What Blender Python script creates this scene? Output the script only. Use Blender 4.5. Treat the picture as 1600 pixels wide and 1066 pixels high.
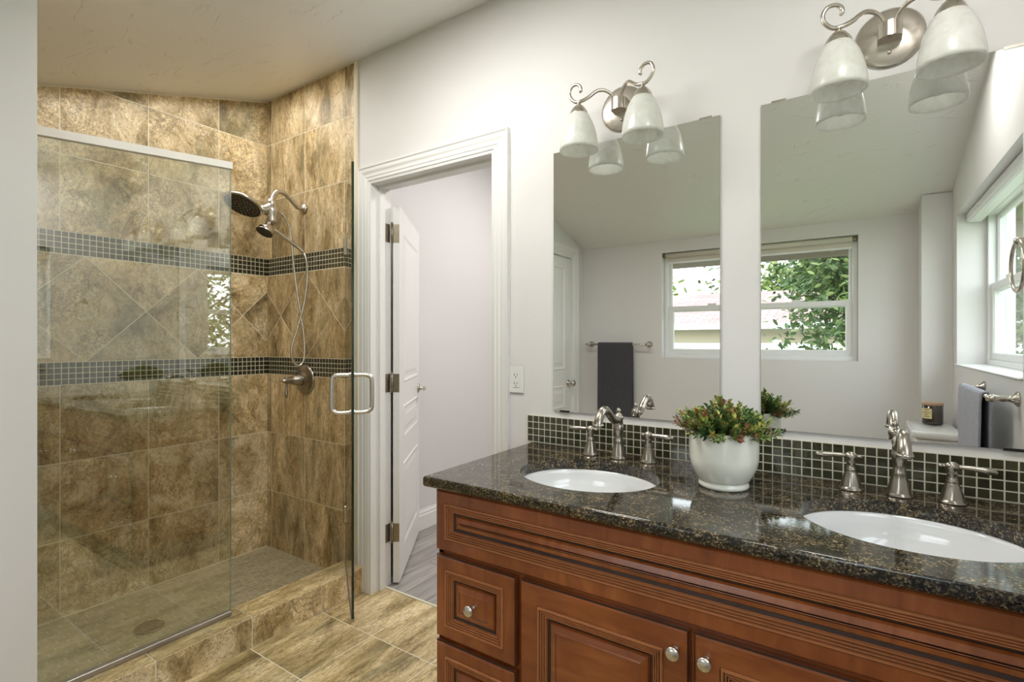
import bpy, bmesh, math, random
from mathutils import Vector, Matrix, noise as mnoise
random.seed(7)
PI = math.pi
for o in list(bpy.data.objects): bpy.data.objects.remove(o)
SC = bpy.context.scene
COL = SC.collection

# ------------------------------------------------------------------ camera, world, light, exposure
YAW = math.atan(535/800.)
cam = bpy.data.cameras.new('camera'); camo = bpy.data.objects.new('camera', cam); COL.objects.link(camo)
cam.sensor_width = 36; cam.sensor_fit = 'HORIZONTAL'; cam.lens = 18.0; cam.clip_start = .02; cam.clip_end = 200
camo.location = (0, -1.806, 1.313); camo.rotation_euler = (PI/2, 0, YAW)
SC.camera = camo
SC.view_settings.view_transform = 'Standard'; SC.view_settings.look = 'None'
SC.view_settings.gamma = 1; SC.view_settings.use_curve_mapping = False
SC.view_settings.exposure = 0.52
W = bpy.data.worlds.new('sky'); SC.world = W; W.use_nodes = True
nt = W.node_tree; bg = nt.nodes['Background']
gr = nt.nodes.new('ShaderNodeTexGradient'); tc = nt.nodes.new('ShaderNodeTexCoord'); mp = nt.nodes.new('ShaderNodeMapping')
mp.inputs['Rotation'].default_value = (0, PI/2, 0)
nt.links.new(tc.outputs['Generated'], mp.inputs['Vector']); nt.links.new(mp.outputs['Vector'], gr.inputs['Vector'])
rp = nt.nodes.new('ShaderNodeValToRGB'); nt.links.new(gr.outputs['Fac'], rp.inputs['Fac'])
rp.color_ramp.elements[0].color = (.95, .98, 1, 1); rp.color_ramp.elements[1].color = (.72, .86, 1, 1)
nt.links.new(rp.outputs['Color'], bg.inputs['Color'])
SKY = 3.9
bg.inputs['Strength'].default_value = SKY
def area(name, loc, rot, sx, sy, power, col=(1, 1, 1), portal=False):
    l = bpy.data.lights.new(name, 'AREA'); l.shape = 'RECTANGLE'; l.size = sx; l.size_y = sy; l.energy = power; l.color = col
    o = bpy.data.objects.new(name, l); o.location = loc; o.rotation_euler = rot; COL.objects.link(o)
    if portal: l.cycles.is_portal = True
    return o
area('window_daylight_south', (-.62, -2.40, 1.6), (PI/2, 0, 0), 1.3, .86, 1, portal=True).rotation_euler = (PI/2, 0, 0)
area('window_daylight_east', (.70, -1.18, 1.6), (PI/2, 0, PI/2), 1.38, .86, 1, portal=True)
area('room_fill_light', (-1.30, -.76, 2.545), (math.atan(.3126), 0, 0), .7, .30, 9.5, (1, .985, .95))  # added fill under the ceiling to brighten the room, no fixture behind it
area('room_fill_light_east', (.20, -.85, 2.505), (math.atan(.3126), 0, 0), .30, .18, 4.0, (1, .985, .95))  # second added fill, evens out the east end of the north wall
area('shower_fill_light', (-2.62, -.62, 2.585), (math.atan(.3126), 0, 0), .6, 1.05, 4.0, (1, .99, .96))  # added fill that brightens the shower tiles, not a fitting of the stall
area('water_closet_fill_light', (-1.3, 1.3, 2.83), (0, 0, 0), .5, .5, 23, (1, .98, .94))  # unseen fill added to brighten the space beyond the doorway

# ------------------------------------------------------------------ materials
def newmat(name):
    m = bpy.data.materials.new(name); m.use_nodes = True
    return m, m.node_tree, m.node_tree.nodes['Principled BSDF']
def lk(nt, a, b): nt.links.new(a, b)
def coords(nt, scale=(1, 1, 1), rot=(0, 0, 0), attr=False, amount=9.0):
    tc = nt.nodes.new('ShaderNodeTexCoord'); mp = nt.nodes.new('ShaderNodeMapping')
    mp.inputs['Scale'].default_value = scale; mp.inputs['Rotation'].default_value = rot
    src = tc.outputs['Object']
    if attr:
        at = nt.nodes.new('ShaderNodeAttribute'); at.attribute_name = 'tv'
        vm = nt.nodes.new('ShaderNodeVectorMath'); vm.operation = 'SCALE'; vm.inputs['Scale'].default_value = amount
        lk(nt, at.outputs['Color'], vm.inputs[0])
        va = nt.nodes.new('ShaderNodeVectorMath'); va.operation = 'ADD'
        lk(nt, src, va.inputs[0]); lk(nt, vm.outputs[0], va.inputs[1]); src = va.outputs[0]
    lk(nt, src, mp.inputs['Vector'])
    return mp.outputs['Vector']
def noise_n(nt, vec, scale, detail=4, rough=.55, dist=0):
    n = nt.nodes.new('ShaderNodeTexNoise'); n.inputs['Scale'].default_value = scale
    n.inputs['Detail'].default_value = detail; n.inputs['Roughness'].default_value = rough; n.inputs['Distortion'].default_value = dist
    lk(nt, vec, n.inputs['Vector']); return n
def ramp(nt, fac, stops):
    r = nt.nodes.new('ShaderNodeValToRGB'); cr = r.color_ramp
    while len(cr.elements) < len(stops): cr.elements.new(.5)
    for e, (p, c) in zip(cr.elements, stops): e.position = p; e.color = (*c, 1) if len(c) == 3 else c
    lk(nt, fac, r.inputs['Fac']); return r.outputs['Color']
def mixc(nt, a, b, fac, mode='MIX'):
    m = nt.nodes.new('ShaderNodeMix'); m.data_type = 'RGBA'; m.blend_type = mode
    for s, v in ((6, a), (7, b), (0, fac)):
        if hasattr(v, 'is_output') or hasattr(v, 'links'): lk(nt, v, m.inputs[s])
        else: m.inputs[s].default_value = (*v, 1) if isinstance(v, tuple) else v
    return m.outputs[2]
def bump(nt, p, h, strength=.2, dist=.01):
    b = nt.nodes.new('ShaderNodeBump'); b.inputs['Strength'].default_value = strength; b.inputs['Distance'].default_value = dist
    lk(nt, h, b.inputs['Height']); lk(nt, b.outputs['Normal'], p.inputs['Normal'])
def plain(name, col, rough=.5, metal=0, coat=0, var=.06, nscale=6, bmp=0, spec=.5, stretch=(1, 1, 1), bscale=None):
    m, nt, p = newmat(name)
    v = coords(nt, stretch); n = noise_n(nt, v, nscale, 5)
    c = mixc(nt, tuple(max(0, x*(1-var)) for x in col), tuple(min(1, x*(1+var)) for x in col), n.outputs['Fac'])
    lk(nt, c, p.inputs['Base Color']); p.inputs['Roughness'].default_value = rough; p.inputs['Metallic'].default_value = metal
    p.inputs['Coat Weight'].default_value = coat; p.inputs['Coat Roughness'].default_value = .08; p.inputs['Specular IOR Level'].default_value = spec
    if bmp:
        n2 = noise_n(nt, v, bscale or nscale*6, 4); bump(nt, p, n2.outputs['Fac'], bmp, .004)
    return m
M = {}
M['wall'] = plain('wall_paint', (.78, .765, .75), .6, var=.012, nscale=2, bmp=.10, bscale=14, spec=.35)
M['paint'] = plain('white_trim_paint', (.84, .835, .815), .32, var=.01, spec=.5)
M['wc_wall'] = plain('closet_wall_paint', (.74, .715, .71), .6, var=.012)
def ceiling_mat():
    m, nt, p = newmat('ceiling_texture_paint')
    v = coords(nt, (1, 2.2, 1))
    p.inputs['Base Color'].default_value = (.83, .82, .79, 1); p.inputs['Roughness'].default_value = .42
    n = noise_n(nt, v, 2.2, 3, .5, 1.6)
    c = ramp(nt, n.outputs['Fac'], [(0, (0, 0, 0)), (.485, (0, 0, 0)), (.5, (1, 1, 1)), (.515, (0, 0, 0)), (1, (0, 0, 0))])
    n2 = noise_n(nt, v, 5, 2, .5, 1)
    c2 = ramp(nt, n2.outputs['Fac'], [(0, (0, 0, 0)), (.52, (0, 0, 0)), (.6, (1, 1, 1)), (1, (1, 1, 1))])
    mm = mixc(nt, (0, 0, 0), c, c2)
    bump(nt, p, mm, .55, .006); return m
M['ceiling'] = ceiling_mat()
def stone(name, cols, scale=5, stretch=(1, 1, 1), rot=(0, 0, 0), rough=.33, dist=2.2):
    m, nt, p = newmat(name)
    v = coords(nt, stretch, rot, True)
    n = noise_n(nt, v, scale, 13, .74, dist)
    a = ramp(nt, n.outputs['Fac'], [(.33, cols[0]), (.42, cols[1]), (.50, cols[2]), (.61, cols[3])])
    nb = noise_n(nt, v, scale*.5, 5, .6, .6)
    b = ramp(nt, nb.outputs['Fac'], [(.34, (.52, .55, .52)), (.43, (.88, .88, .86)), (.52, (1.0, 1.0, 1.0)), (.64, (1.14, 1.13, 1.10))])
    c = mixc(nt, a, b, 1.0, 'MULTIPLY')
    vd = nt.nodes.new('ShaderNodeVectorMath'); vd.operation = 'SCALE'; vd.inputs['Scale'].default_value = .32
    nd = noise_n(nt, v, scale*1.6, 5, .65); lk(nt, nd.outputs['Color'], vd.inputs[0])
    va = nt.nodes.new('ShaderNodeVectorMath'); lk(nt, v, va.inputs[0]); lk(nt, vd.outputs[0], va.inputs[1])
    vo = nt.nodes.new('ShaderNodeTexVoronoi'); vo.feature = 'DISTANCE_TO_EDGE'; vo.inputs['Scale'].default_value = scale*3.6; lk(nt, va.outputs[0], vo.inputs['Vector'])
    ve = ramp(nt, vo.outputs['Distance'], [(0, (.40, .34, .27)), (.05, (.82, .80, .76)), (.13, (1.0, 1.0, 1.0)), (.45, (1.22, 1.20, 1.15))])
    vm_ = noise_n(nt, v, scale*.8, 3, .5); mk = ramp(nt, vm_.outputs['Fac'], [(.42, (0, 0, 0)), (.58, (.85, .85, .85))])
    c = mixc(nt, c, ve, mk, 'MULTIPLY')
    for k, (sc, w, st) in enumerate(((1.9, .012, .75), (4.6, .02, .6))):          # meandering dark cracks
        n3 = noise_n(nt, v, scale*sc, 5, .6, 1.1)
        cr = ramp(nt, n3.outputs['Fac'], [(0, (1, 1, 1)), (.49-w*2, (1.10, 1.09, 1.06)), (.49, (.42, .36, .29)), (.49+w, (1.06, 1.05, 1.02)), (1, (1, 1, 1))])
        c = mixc(nt, c, cr, st, 'MULTIPLY')
    at = nt.nodes.new('ShaderNodeAttribute'); at.attribute_name = 'tv'
    sp = nt.nodes.new('ShaderNodeSeparateColor'); lk(nt, at.outputs['Color'], sp.inputs[0])
    tint = ramp(nt, sp.outputs[0], [(0, (.86, .84, .80)), (.5, (.98, .98, .98)), (1, (1.12, 1.10, 1.06))])
    c = mixc(nt, c, tint, 1.0, 'MULTIPLY')
    lk(nt, c, p.inputs['Base Color']); p.inputs['Roughness'].default_value = rough
    bump(nt, p, n.outputs['Fac'], .12, .004)
    return m
TC = [(.24, .165, .075), (.49, .37, .20), (.68, .545, .335), (.86, .74, .54)]
M['stone_w'] = stone('brown_stone_tile', TC, 6.0, (1, 1.0, .8), (.5, 0, 0), dist=.7)
M['stone_n'] = stone('veined_stone_tile', [(.20, .14, .06), (.43, .32, .165), (.60, .465, .27), (.78, .65, .44)], 6.0, (1.7, 1, .55), (0, .3, 0), dist=.7)
M['stone_f'] = stone('floor_stone_tile', [(.26, .18, .08), (.47, .36, .18), (.64, .51, .29), (.82, .69, .46)], 5.0, (2.4, .6, 1), (0, 0, .6), rough=.3, dist=.8)
M['grout'] = plain('beige_grout', (.88, .80, .62), .8, var=.05)
M['lgrout'] = plain('pale_grout', (.74, .71, .58), .8, var=.05)
M['khaki'] = None
def tinted(name, lo, hi, rough=.3, coat=0, spec=.5, nsc=40, b=.05):
    m, nt, p = newmat(name)
    at = nt.nodes.new('ShaderNodeAttribute'); at.attribute_name = 'tv'
    sp = nt.nodes.new('ShaderNodeSeparateColor'); lk(nt, at.outputs['Color'], sp.inputs[0])
    c = mixc(nt, lo, hi, sp.outputs[0])
    v = coords(nt, attr=True); n = noise_n(nt, v, nsc, 3)
    c = mixc(nt, c, ramp(nt, n.outputs['Fac'], [(.3, (.75, .75, .75)), (.7, (1.15, 1.15, 1.15))]), 1.0, 'MULTIPLY')
    lk(nt, c, p.inputs['Base Color']); p.inputs['Roughness'].default_value = rough
    p.inputs['Coat Weight'].default_value = coat; p.inputs['Coat Roughness'].default_value = .04; p.inputs['Specular IOR Level'].default_value = spec
    bump(nt, p, n.outputs['Fac'], b, .01)
    return m
M['mosaic'] = tinted('olive_glass_mosaic', (.028, .028, .014), (.066, .062, .030), .12, .6, b=.25, nsc=26)
M['khaki'] = tinted('khaki_floor_mosaic', (.40, .34, .21), (.50, .43, .28), .5)
def granite():
    m, nt, p = newmat('dark_speckled_granite')
    v = coords(nt)
    vo = nt.nodes.new('ShaderNodeTexVoronoi'); vo.inputs['Scale'].default_value = 300; lk(nt, v, vo.inputs['Vector'])
    sp = nt.nodes.new('ShaderNodeSeparateColor'); lk(nt, vo.outputs['Color'], sp.inputs[0])
    a = ramp(nt, sp.outputs[0], [(0, (.010, .010, .009)), (.35, (.020, .018, .014)), (.55, (.052, .042, .026)), (.74, (.10, .078, .045)), (.88, (.15, .14, .12)), (.97, (.30, .25, .16))])
    n = noise_n(nt, v, 26, 5, .6, .5)
    k = ramp(nt, n.outputs['Fac'], [(.38, (.35, .35, .38)), (.55, (1.1, 1.0, .85)), (.7, (1.7, 1.45, 1.0))])
    c = mixc(nt, a, k, 1.0, 'MULTIPLY')
    lk(nt, c, p.inputs['Base Color']); p.inputs['Roughness'].default_value = .06; p.inputs['Specular IOR Level'].default_value = .55
    return m
M['granite'] = granite()
def wood(name, cols, stretch, scale=4, rough=.3, coat=.35):
    m, nt, p = newmat(name)
    v = coords(nt, stretch); n = noise_n(nt, v, scale, 9, .6, 1.2)
    c = ramp(nt, n.outputs['Fac'], [(.25, cols[0]), (.5, cols[1]), (.75, cols[2])])
    n2 = noise_n(nt, coords(nt), 3.2, 3)
    c = mixc(nt, c, ramp(nt, n2.outputs['Fac'], [(.35, (.72, .66, .62)), (.65, (1.12, 1.12, 1.1))]), 1.0, 'MULTIPLY')
    lk(nt, c, p.inputs['Base Color']); p.inputs['Roughness'].default_value = rough
    p.inputs['Coat Weight'].default_value = coat; p.inputs['Coat Roughness'].default_value = .12
    bump(nt, p, n.outputs['Fac'], .05, .003)
    return m
M['cherry'] = wood('cherry_stained_wood', [(.22, .056, .014), (.335, .093, .023), (.43, .140, .038)], (1.4, 1.4, 6), 3)
M['cherryh'] = wood('cherry_stained_wood_horizontal', [(.22, .056, .014), (.335, .093, .023), (.43, .140, .038)], (6, 1.4, 1.4), 3)
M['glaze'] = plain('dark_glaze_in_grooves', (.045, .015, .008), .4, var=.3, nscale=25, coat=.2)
M['reed'] = plain('worn_reeded_moulding', (.46, .17, .065), .32, var=.3, nscale=30, coat=.3)
M['nickel'] = plain('brushed_nickel', (.60, .555, .49), .24, 1, var=.08, nscale=30)
M['nickel_lite'] = plain('satin_nickel', (.72, .69, .63), .27, 1, var=.04, nscale=30)
M['pewter'] = plain('aged_pewter', (.40, .365, .315), .26, 1, var=.22, nscale=30)
M['bronze'] = plain('hinge_metal', (.33, .285, .215), .35, 1, var=.15, nscale=30)
M['white_metal'] = plain('white_channel_metal', (.86, .83, .78), .3, .0, var=.02)
M['steel'] = plain('grey_channel_metal', (.45, .42, .40), .35, .8, var=.05)
M['ceramic'] = plain('white_ceramic', (.86, .86, .86), .06, coat=.6, var=.01)
M['pot'] = plain('cream_glazed_pot', (.86, .86, .77), .16, coat=.5, var=.015)
M['black'] = plain('black_plastic', (.012, .012, .012), .4, var=.2)
M['rubber'] = plain('spray_face_rubber', (.035, .03, .02), .5, var=.5, nscale=150)
M['plastic'] = plain('white_plastic', (.83, .83, .81), .3, var=.01)
M['vinyl'] = plain('white_vinyl', (.86, .87, .86), .3, var=.01)
M['blind'] = plain('cream_blind_fabric', (.70, .66, .56), .7, var=.05)
M['towel_dark'] = plain('charcoal_terry', (.082, .080, .090), .95, var=.35, nscale=60, bmp=.9, bscale=260, spec=.1)
M['towel_grey'] = plain('grey_blue_terry', (.46, .47, .53), .95, var=.18, nscale=60, bmp=.9, bscale=260, spec=.1)
M['amber'] = plain('smoky_brown_glass', (.045, .032, .026), .08, coat=.7, var=.1)
M['label'] = plain('cream_paper_label', (.78, .68, .36), .6, var=.03)
M['ink'] = plain('label_ink', (.12, .10, .05), .6)
M['lidwood'] = plain('pale_wood_lid', (.55, .36, .24), .5, var=.2, nscale=8, stretch=(1, 8, 1))
M['soil'] = plain('dark_soil', (.03, .022, .015), .9, var=.4, nscale=60)
M['leaf_g'] = plain('leaf_green', (.22, .30, .075), .5, var=.3, nscale=40)
M['leaf_d'] = plain('leaf_deep_green', (.07, .15, .045), .5, var=.3, nscale=40)
M['leaf_y'] = plain('leaf_lime', (.52, .52, .13), .5, var=.25, nscale=40)
M['leaf_r'] = plain('leaf_rust', (.40, .17, .09), .5, var=.3, nscale=40)
M['tree_l'] = plain('tree_leaf_bright', (.20, .26, .075), .6, var=.4, nscale=3)
M['tree_d'] = plain('tree_leaf_dark', (.07, .12, .035), .6, var=.4, nscale=3)
M['bark'] = plain('bark', (.12, .09, .06), .8, var=.3, nscale=20)
M['grass'] = plain('lawn', (.19, .25, .10), .9, var=.35, nscale=4)
M['tan'] = plain('tan_siding', (.46, .40, .29), .7, var=.06)
M['fence'] = plain('white_fence_paint', (.82, .82, .80), .6, var=.02)
M['eave'] = plain('brown_soffit_paint', (.30, .25, .19), .7, var=.1)
def shingles():
    m, nt, p = newmat('red_brown_shingles')
    v = coords(nt); b = nt.nodes.new('ShaderNodeTexBrick'); lk(nt, v, b.inputs['Vector'])
    b.inputs['Scale'].default_value = 1.0; b.inputs['Brick Width'].default_value = .3; b.inputs['Row Height'].default_value = .14; b.inputs['Mortar Size'].default_value = .008
    b.inputs['Color1'].default_value = (.30, .17, .15, 1); b.inputs['Color2'].default_value = (.40, .25, .22, 1); b.inputs['Mortar'].default_value = (.15, .09, .08, 1)
    lk(nt, b.outputs['Color'], p.inputs['Base Color']); p.inputs['Roughness'].default_value = .9; return m
M['shingle'] = shingles()
def planks():
    m, nt, p = newmat('grey_wood_planks')
    v = coords(nt, rot=(0, 0, PI/2)); b = nt.nodes.new('ShaderNodeTexBrick'); lk(nt, v, b.inputs['Vector'])
    b.inputs['Scale'].default_value = 1.0; b.inputs['Brick Width'].default_value = .9; b.inputs['Row Height'].default_value = .15; b.inputs['Mortar Size'].default_value = .002
    b.inputs['Color1'].default_value = (.27, .245, .225, 1); b.inputs['Color2'].default_value = (.42, .39, .37, 1); b.inputs['Mortar'].default_value = (.08, .07, .06, 1)
    n = noise_n(nt, coords(nt, (9, 1.2, 1)), 3, 8, .6, .6)
    c = mixc(nt, b.outputs['Color'], ramp(nt, n.outputs['Fac'], [(.3, (.7, .7, .7)), (.7, (1.2, 1.2, 1.2))]), 1.0, 'MULTIPLY')
    lk(nt, c, p.inputs['Base Color']); p.inputs['Roughness'].default_value = .4; return m
M['planks'] = planks()
def thin_glass(name, f0, tint):
    m = bpy.data.materials.new(name); m.use_nodes = True; nt = m.node_tree
    nt.nodes.remove(nt.nodes['Principled BSDF']); out = nt.nodes['Material Output']
    g = nt.nodes.new('ShaderNodeNewGeometry'); d = nt.nodes.new('ShaderNodeVectorMath'); d.operation = 'DOT_PRODUCT'
    lk(nt, g.outputs['Incoming'], d.inputs[0]); lk(nt, g.outputs['Normal'], d.inputs[1])
    def mth(op, a, b=None):
        x = nt.nodes.new('ShaderNodeMath'); x.operation = op
        for i, v in enumerate((a, b)):
            if v is None: continue
            if isinstance(v, (int, float)): x.inputs[i].default_value = v
            else: lk(nt, v, x.inputs[i])
        return x.outputs[0]
    a = mth('ABSOLUTE', d.outputs['Value']); s = mth('SUBTRACT', 1, a); pw = mth('POWER', s, 5)
    f = mth('ADD', mth('MULTIPLY', pw, 1-f0), f0)
    t = nt.nodes.new('ShaderNodeBsdfTransparent'); t.inputs['Color'].default_value = (*tint, 1)
    gl = nt.nodes.new('ShaderNodeBsdfGlossy'); gl.inputs['Roughness'].default_value = 0
    mx = nt.nodes.new('ShaderNodeMixShader'); lk(nt, f, mx.inputs[0]); lk(nt, t.outputs[0], mx.inputs[1]); lk(nt, gl.outputs[0], mx.inputs[2])
    lk(nt, mx.outputs[0], out.inputs['Surface']); return m
M['glass'] = thin_glass('shower_glass', .19, (.955, .985, .95))
M['pane'] = thin_glass('window_glass', .04, (.97, .985, .98))
M['edge'] = plain('glass_edge', (.012, .028, .020), .1, coat=.4); M['edge_lite'] = plain('pale_glass_edge', (.42, .52, .42), .2)
m, nt, p = newmat('mirror_silver'); p.inputs['Base Color'].default_value = (.90, .915, .90, 1); p.inputs['Metallic'].default_value = 1; p.inputs['Roughness'].default_value = 0; M['mirror'] = m
def alabaster():
    m, nt, p = newmat('alabaster_glass')
    v = coords(nt); n = noise_n(nt, v, 14, 5, .55, 2.6)
    c = ramp(nt, n.outputs['Fac'], [(.3, (.86, .86, .81)), (.5, (.93, .93, .89)), (.68, (.98, .98, .96))])
    lk(nt, c, p.inputs['Base Color']); p.inputs['Roughness'].default_value = .3; p.inputs['Coat Weight'].default_value = .3
    tr = nt.nodes.new('ShaderNodeBsdfTranslucent'); lk(nt, c, tr.inputs['Color'])
    mx = nt.nodes.new('ShaderNodeMixShader'); mx.inputs[0].default_value = .42
    lk(nt, p.outputs[0], mx.inputs[1]); lk(nt, tr.outputs[0], mx.inputs[2]); lk(nt, mx.outputs[0], nt.nodes['Material Output'].inputs['Surface'])
    return m
M['alabaster'] = alabaster()

# ------------------------------------------------------------------ mesh builder
class MB:
    def __init__(s): s.v = []; s.f = []; s.m = []; s.sm = []; s.tv = []; s.mats = []; s.cur = 0; s.smooth = False; s.c = (0, 0, 0)
    def mat(s, k):
        if k not in s.mats: s.mats.append(k)
        s.cur = s.mats.index(k); return s
    def face(s, idx, mat=None):
        s.f.append(tuple(idx)); s.m.append(s.cur if mat is None else mat); s.sm.append(s.smooth); s.tv.append(s.c)
    def add(s, vs):
        n = len(s.v); s.v += [tuple(v) for v in vs]; return list(range(n, n+len(vs)))
    def box(s, a, b, T=None, bev=0):
        x0, y0, z0 = [min(p, q) for p, q in zip(a, b)]; x1, y1, z1 = [max(p, q) for p, q in zip(a, b)]
        if bev:
            # chamfered box: three nested rings
            bv = bev
            rings = []
            for (i, z) in ((bv, z0), (0, z0+bv), (0, z1-bv), (bv, z1)):
                c = 0 if i else bv
                c = bv
                rings.append([(x0+i+c, y0+i, z), (x1-i-c, y0+i, z), (x1-i, y0+i+c, z), (x1-i, y1-i-c, z), (x1-i-c, y1-i, z), (x0+i+c, y1-i, z), (x0+i, y1-i-c, z), (x0+i, y0+i+c, z)])
            ids = []
            for r in rings:
                r = [T @ Vector(q) for q in r] if T else r
                ids.append(s.add(r))
            for A, B in zip(ids, ids[1:]):
                for k in range(8): s.face((A[k], A[(k+1) % 8], B[(k+1) % 8], B[k]))
            s.face(ids[0][::-1]); s.face(ids[-1]); return s
        vs = [(x0, y0, z0), (x1, y0, z0), (x1, y1, z0), (x0, y1, z0), (x0, y0, z1), (x1, y0, z1), (x1, y1, z1), (x0, y1, z1)]
        if T: vs = [T @ Vector(q) for q in vs]
        i = s.add(vs)
        for q in ((3, 2, 1, 0), (4, 5, 6, 7), (0, 1, 5, 4), (1, 2, 6, 5), (2, 3, 7, 6), (3, 0, 4, 7)): s.face([i[k] for k in q])
        return s
    def lathe(s, prof, c=(0, 0, 0), seg=24, T=None, ex=1, ey=1, capa=True, capb=True, flute=0, fn=0, frange=None):
        sm = s.smooth; s.smooth = True; ids = []
        for (r, z) in prof:
            ring = []
            for k in range(seg):
                a = 2*PI*k/seg; rr = r
                if fn and frange and frange[0] <= z <= frange[1]: rr = r*(1+flute*math.cos(fn*a))
                q = Vector((rr*ex*math.cos(a), rr*ey*math.sin(a), z))
                if T: q = T @ q
                ring.append((q[0]+c[0], q[1]+c[1], q[2]+c[2]))
            ids.append(s.add(ring))
        for A, B in zip(ids, ids[1:]):
            for k in range(seg): s.face((A[k], A[(k+1) % seg], B[(k+1) % seg], B[k]))
        if capa: s.face(ids[0][::-1])
        if capb: s.face(ids[-1])
        s.smooth = sm; return s
    def tube(s, pts, rad, seg=10, sub=6, caps=True):
        P = [Vector(p) for p in pts]; R = rad if isinstance(rad, (list, tuple)) else [rad]*len(P)
        if sub > 1 and len(P) > 2:
            Q = []; RR = []
            for i in range(len(P)-1):
                p0 = P[max(i-1, 0)]; p1 = P[i]; p2 = P[i+1]; p3 = P[min(i+2, len(P)-1)]
                for k in range(sub):
                    t = k/sub
                    Q.append(.5*((2*p1)+(-p0+p2)*t+(2*p0-5*p1+4*p2-p3)*t*t+(-p0+3*p1-3*p2+p3)*t**3)); RR.append(R[i]*(1-t)+R[i+1]*t)
            Q.append(P[-1]); RR.append(R[-1]); P, R = Q, RR
        sm = s.smooth; s.smooth = True
        t = (P[1]-P[0]).normalized(); u = t.orthogonal().normalized(); ids = []
        for i, p in enumerate(P):
            tn = (P[min(i+1, len(P)-1)]-P[max(i-1, 0)]).normalized()
            u = (u-tn*u.dot(tn)).normalized(); w = tn.cross(u)
            ids.append(s.add([p+(u*math.cos(2*PI*k/seg)+w*math.sin(2*PI*k/seg))*R[i] for k in range(seg)]))
        for A, B in zip(ids, ids[1:]):
            for k in range(seg): s.face((A[k], A[(k+1) % seg], B[(k+1) % seg], B[k]))
        if caps: s.face(ids[0][::-1]); s.face(ids[-1])
        s.smooth = sm; return s
    def ball(s, c, r, seg=14, sx=1, sy=1, sz=1):
        n = 8; prof = [(max(1e-4, r*math.sin(PI*k/n)), -r*sz*math.cos(PI*k/n)) for k in range(n+1)]
        return s.lathe(prof, c, seg, ex=sx, ey=sy)
    def build(s, name, parent=None, loc=None, recalc=True, data=None):
        me = bpy.data.meshes.new(name)
        off = Vector(loc) if loc else Vector((0, 0, 0))
        me.from_pydata([tuple(Vector(v)-off) for v in s.v], [], s.f)
        for k in s.mats: me.materials.append(M[k])
        for i, p in enumerate(me.polygons): p.material_index = s.m[i]; p.use_smooth = s.sm[i]
        if any(t != (0, 0, 0) for t in s.tv):
            ca = me.color_attributes.new('tv', 'FLOAT_COLOR', 'CORNER')
            for i, p in enumerate(me.polygons):
                for li in p.loop_indices: ca.data[li].color = (*s.tv[i], 1)
        if recalc:
            bm = bmesh.new(); bm.from_mesh(me); bmesh.ops.recalc_face_normals(bm, faces=bm.faces); bm.to_mesh(me); bm.free()
        o = bpy.data.objects.new(name, me); COL.objects.link(o)
        if loc: o.location = loc
        if parent: o.parent = parent
        return o
def tag(o, label=None, cat=None, group=None, kind=None):
    if label: o['label'] = label
    if cat: o['category'] = cat
    if group: o['group'] = group
    if kind: o['kind'] = kind
    return o
def thing(name, loc, label=None, cat=None, group=None, kind=None, rz=0):
    o = bpy.data.objects.new(name, None); o.empty_display_size = .1; COL.objects.link(o); o.location = loc; o.rotation_euler = (0, 0, rz)
    return tag(o, label, cat, group, kind)
def struct(o): o['kind'] = 'structure'; return o
def copy_tree(o, parent=None):
    c = o.copy(); COL.objects.link(c); c.parent = parent
    for ch in list(o.children): copy_tree(ch, c)
    return c
# framed coordinate systems: (u, v, d) -> world
def frame(o, U, V, N):
    o, U, V, N = map(Vector, (o, U, V, N)); return lambda u, v, d: o+U*u+V*v+N*d
# ---- convex polygon tiles
def clip(poly, a, b, c):       # keep a*u+b*v <= c
    out = []
    for i in range(len(poly)):
        p, q = poly[i], poly[(i+1) % len(poly)]
        fp = a*p[0]+b*p[1]-c; fq = a*q[0]+b*q[1]-c
        if fp <= 0: out.append(p)
        if (fp < 0 < fq) or (fq < 0 < fp):
            t = fp/(fp-fq); out.append((p[0]+t*(q[0]-p[0]), p[1]+t*(q[1]-p[1])))
    return out
def inset(poly, g):
    A = sum(p[0]*q[1]-q[0]*p[1] for p, q in zip(poly, poly[1:]+poly[:1]))
    if abs(A) < 1e-6: return []
    if A < 0: poly = poly[::-1]
    res = list(poly)
    for p, q in zip(poly, poly[1:]+poly[:1]):
        dx, dy = q[0]-p[0], q[1]-p[1]; L = math.hypot(dx, dy)
        if L < 1e-6: continue
        nx, ny = dy/L, -dx/L
        res = clip(res, nx, ny, nx*p[0]+ny*p[1]-g)
        if len(res) < 3: return []
    return res
def tile(mb, poly, F, gap=.003, th=.0014, cham=.0006):
    a = inset(list(poly), gap/2)
    if len(a) < 3: return
    b = inset(a, cham)
    mb.c = (random.random(), random.random(), random.random())
    if len(b) != len(a):
        i = mb.add([F(u, v, th) for u, v in a]); mb.face(i); mb.c = (0, 0, 0); return
    # order match
    A = a; B = []
    for p in A: B.append(min(b, key=lambda q: (q[0]-p[0])**2+(q[1]-p[1])**2))
    i0 = mb.add([F(u, v, 0) for u, v in A]); i1 = mb.add([F(u, v, th-.001) for u, v in A]); i2 = mb.add([F(u, v, th) for u, v in B])
    n = len(A)
    for X, Y in ((i0, i1), (i1, i2)):
        for k in range(n): mb.face((X[k], X[(k+1) % n], Y[(k+1) % n], Y[k]))
    mb.face(i2); mb.c = (0, 0, 0)
def rect(u0, v0, u1, v1): return [(u0, v0), (u1, v0), (u1, v1), (u0, v1)]
def grid_tiles(mb, F, us, vs, gap=.003, th=.0014, clips=()):
    for u0, u1 in zip(us, us[1:]):
        for v0, v1 in zip(vs, vs[1:]):
            p = rect(u0, v0, u1, v1)
            for c in clips:
                p = clip(p, *c)
                if len(p) < 3: break
            if len(p) >= 3: tile(mb, p, F, gap, th)
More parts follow.
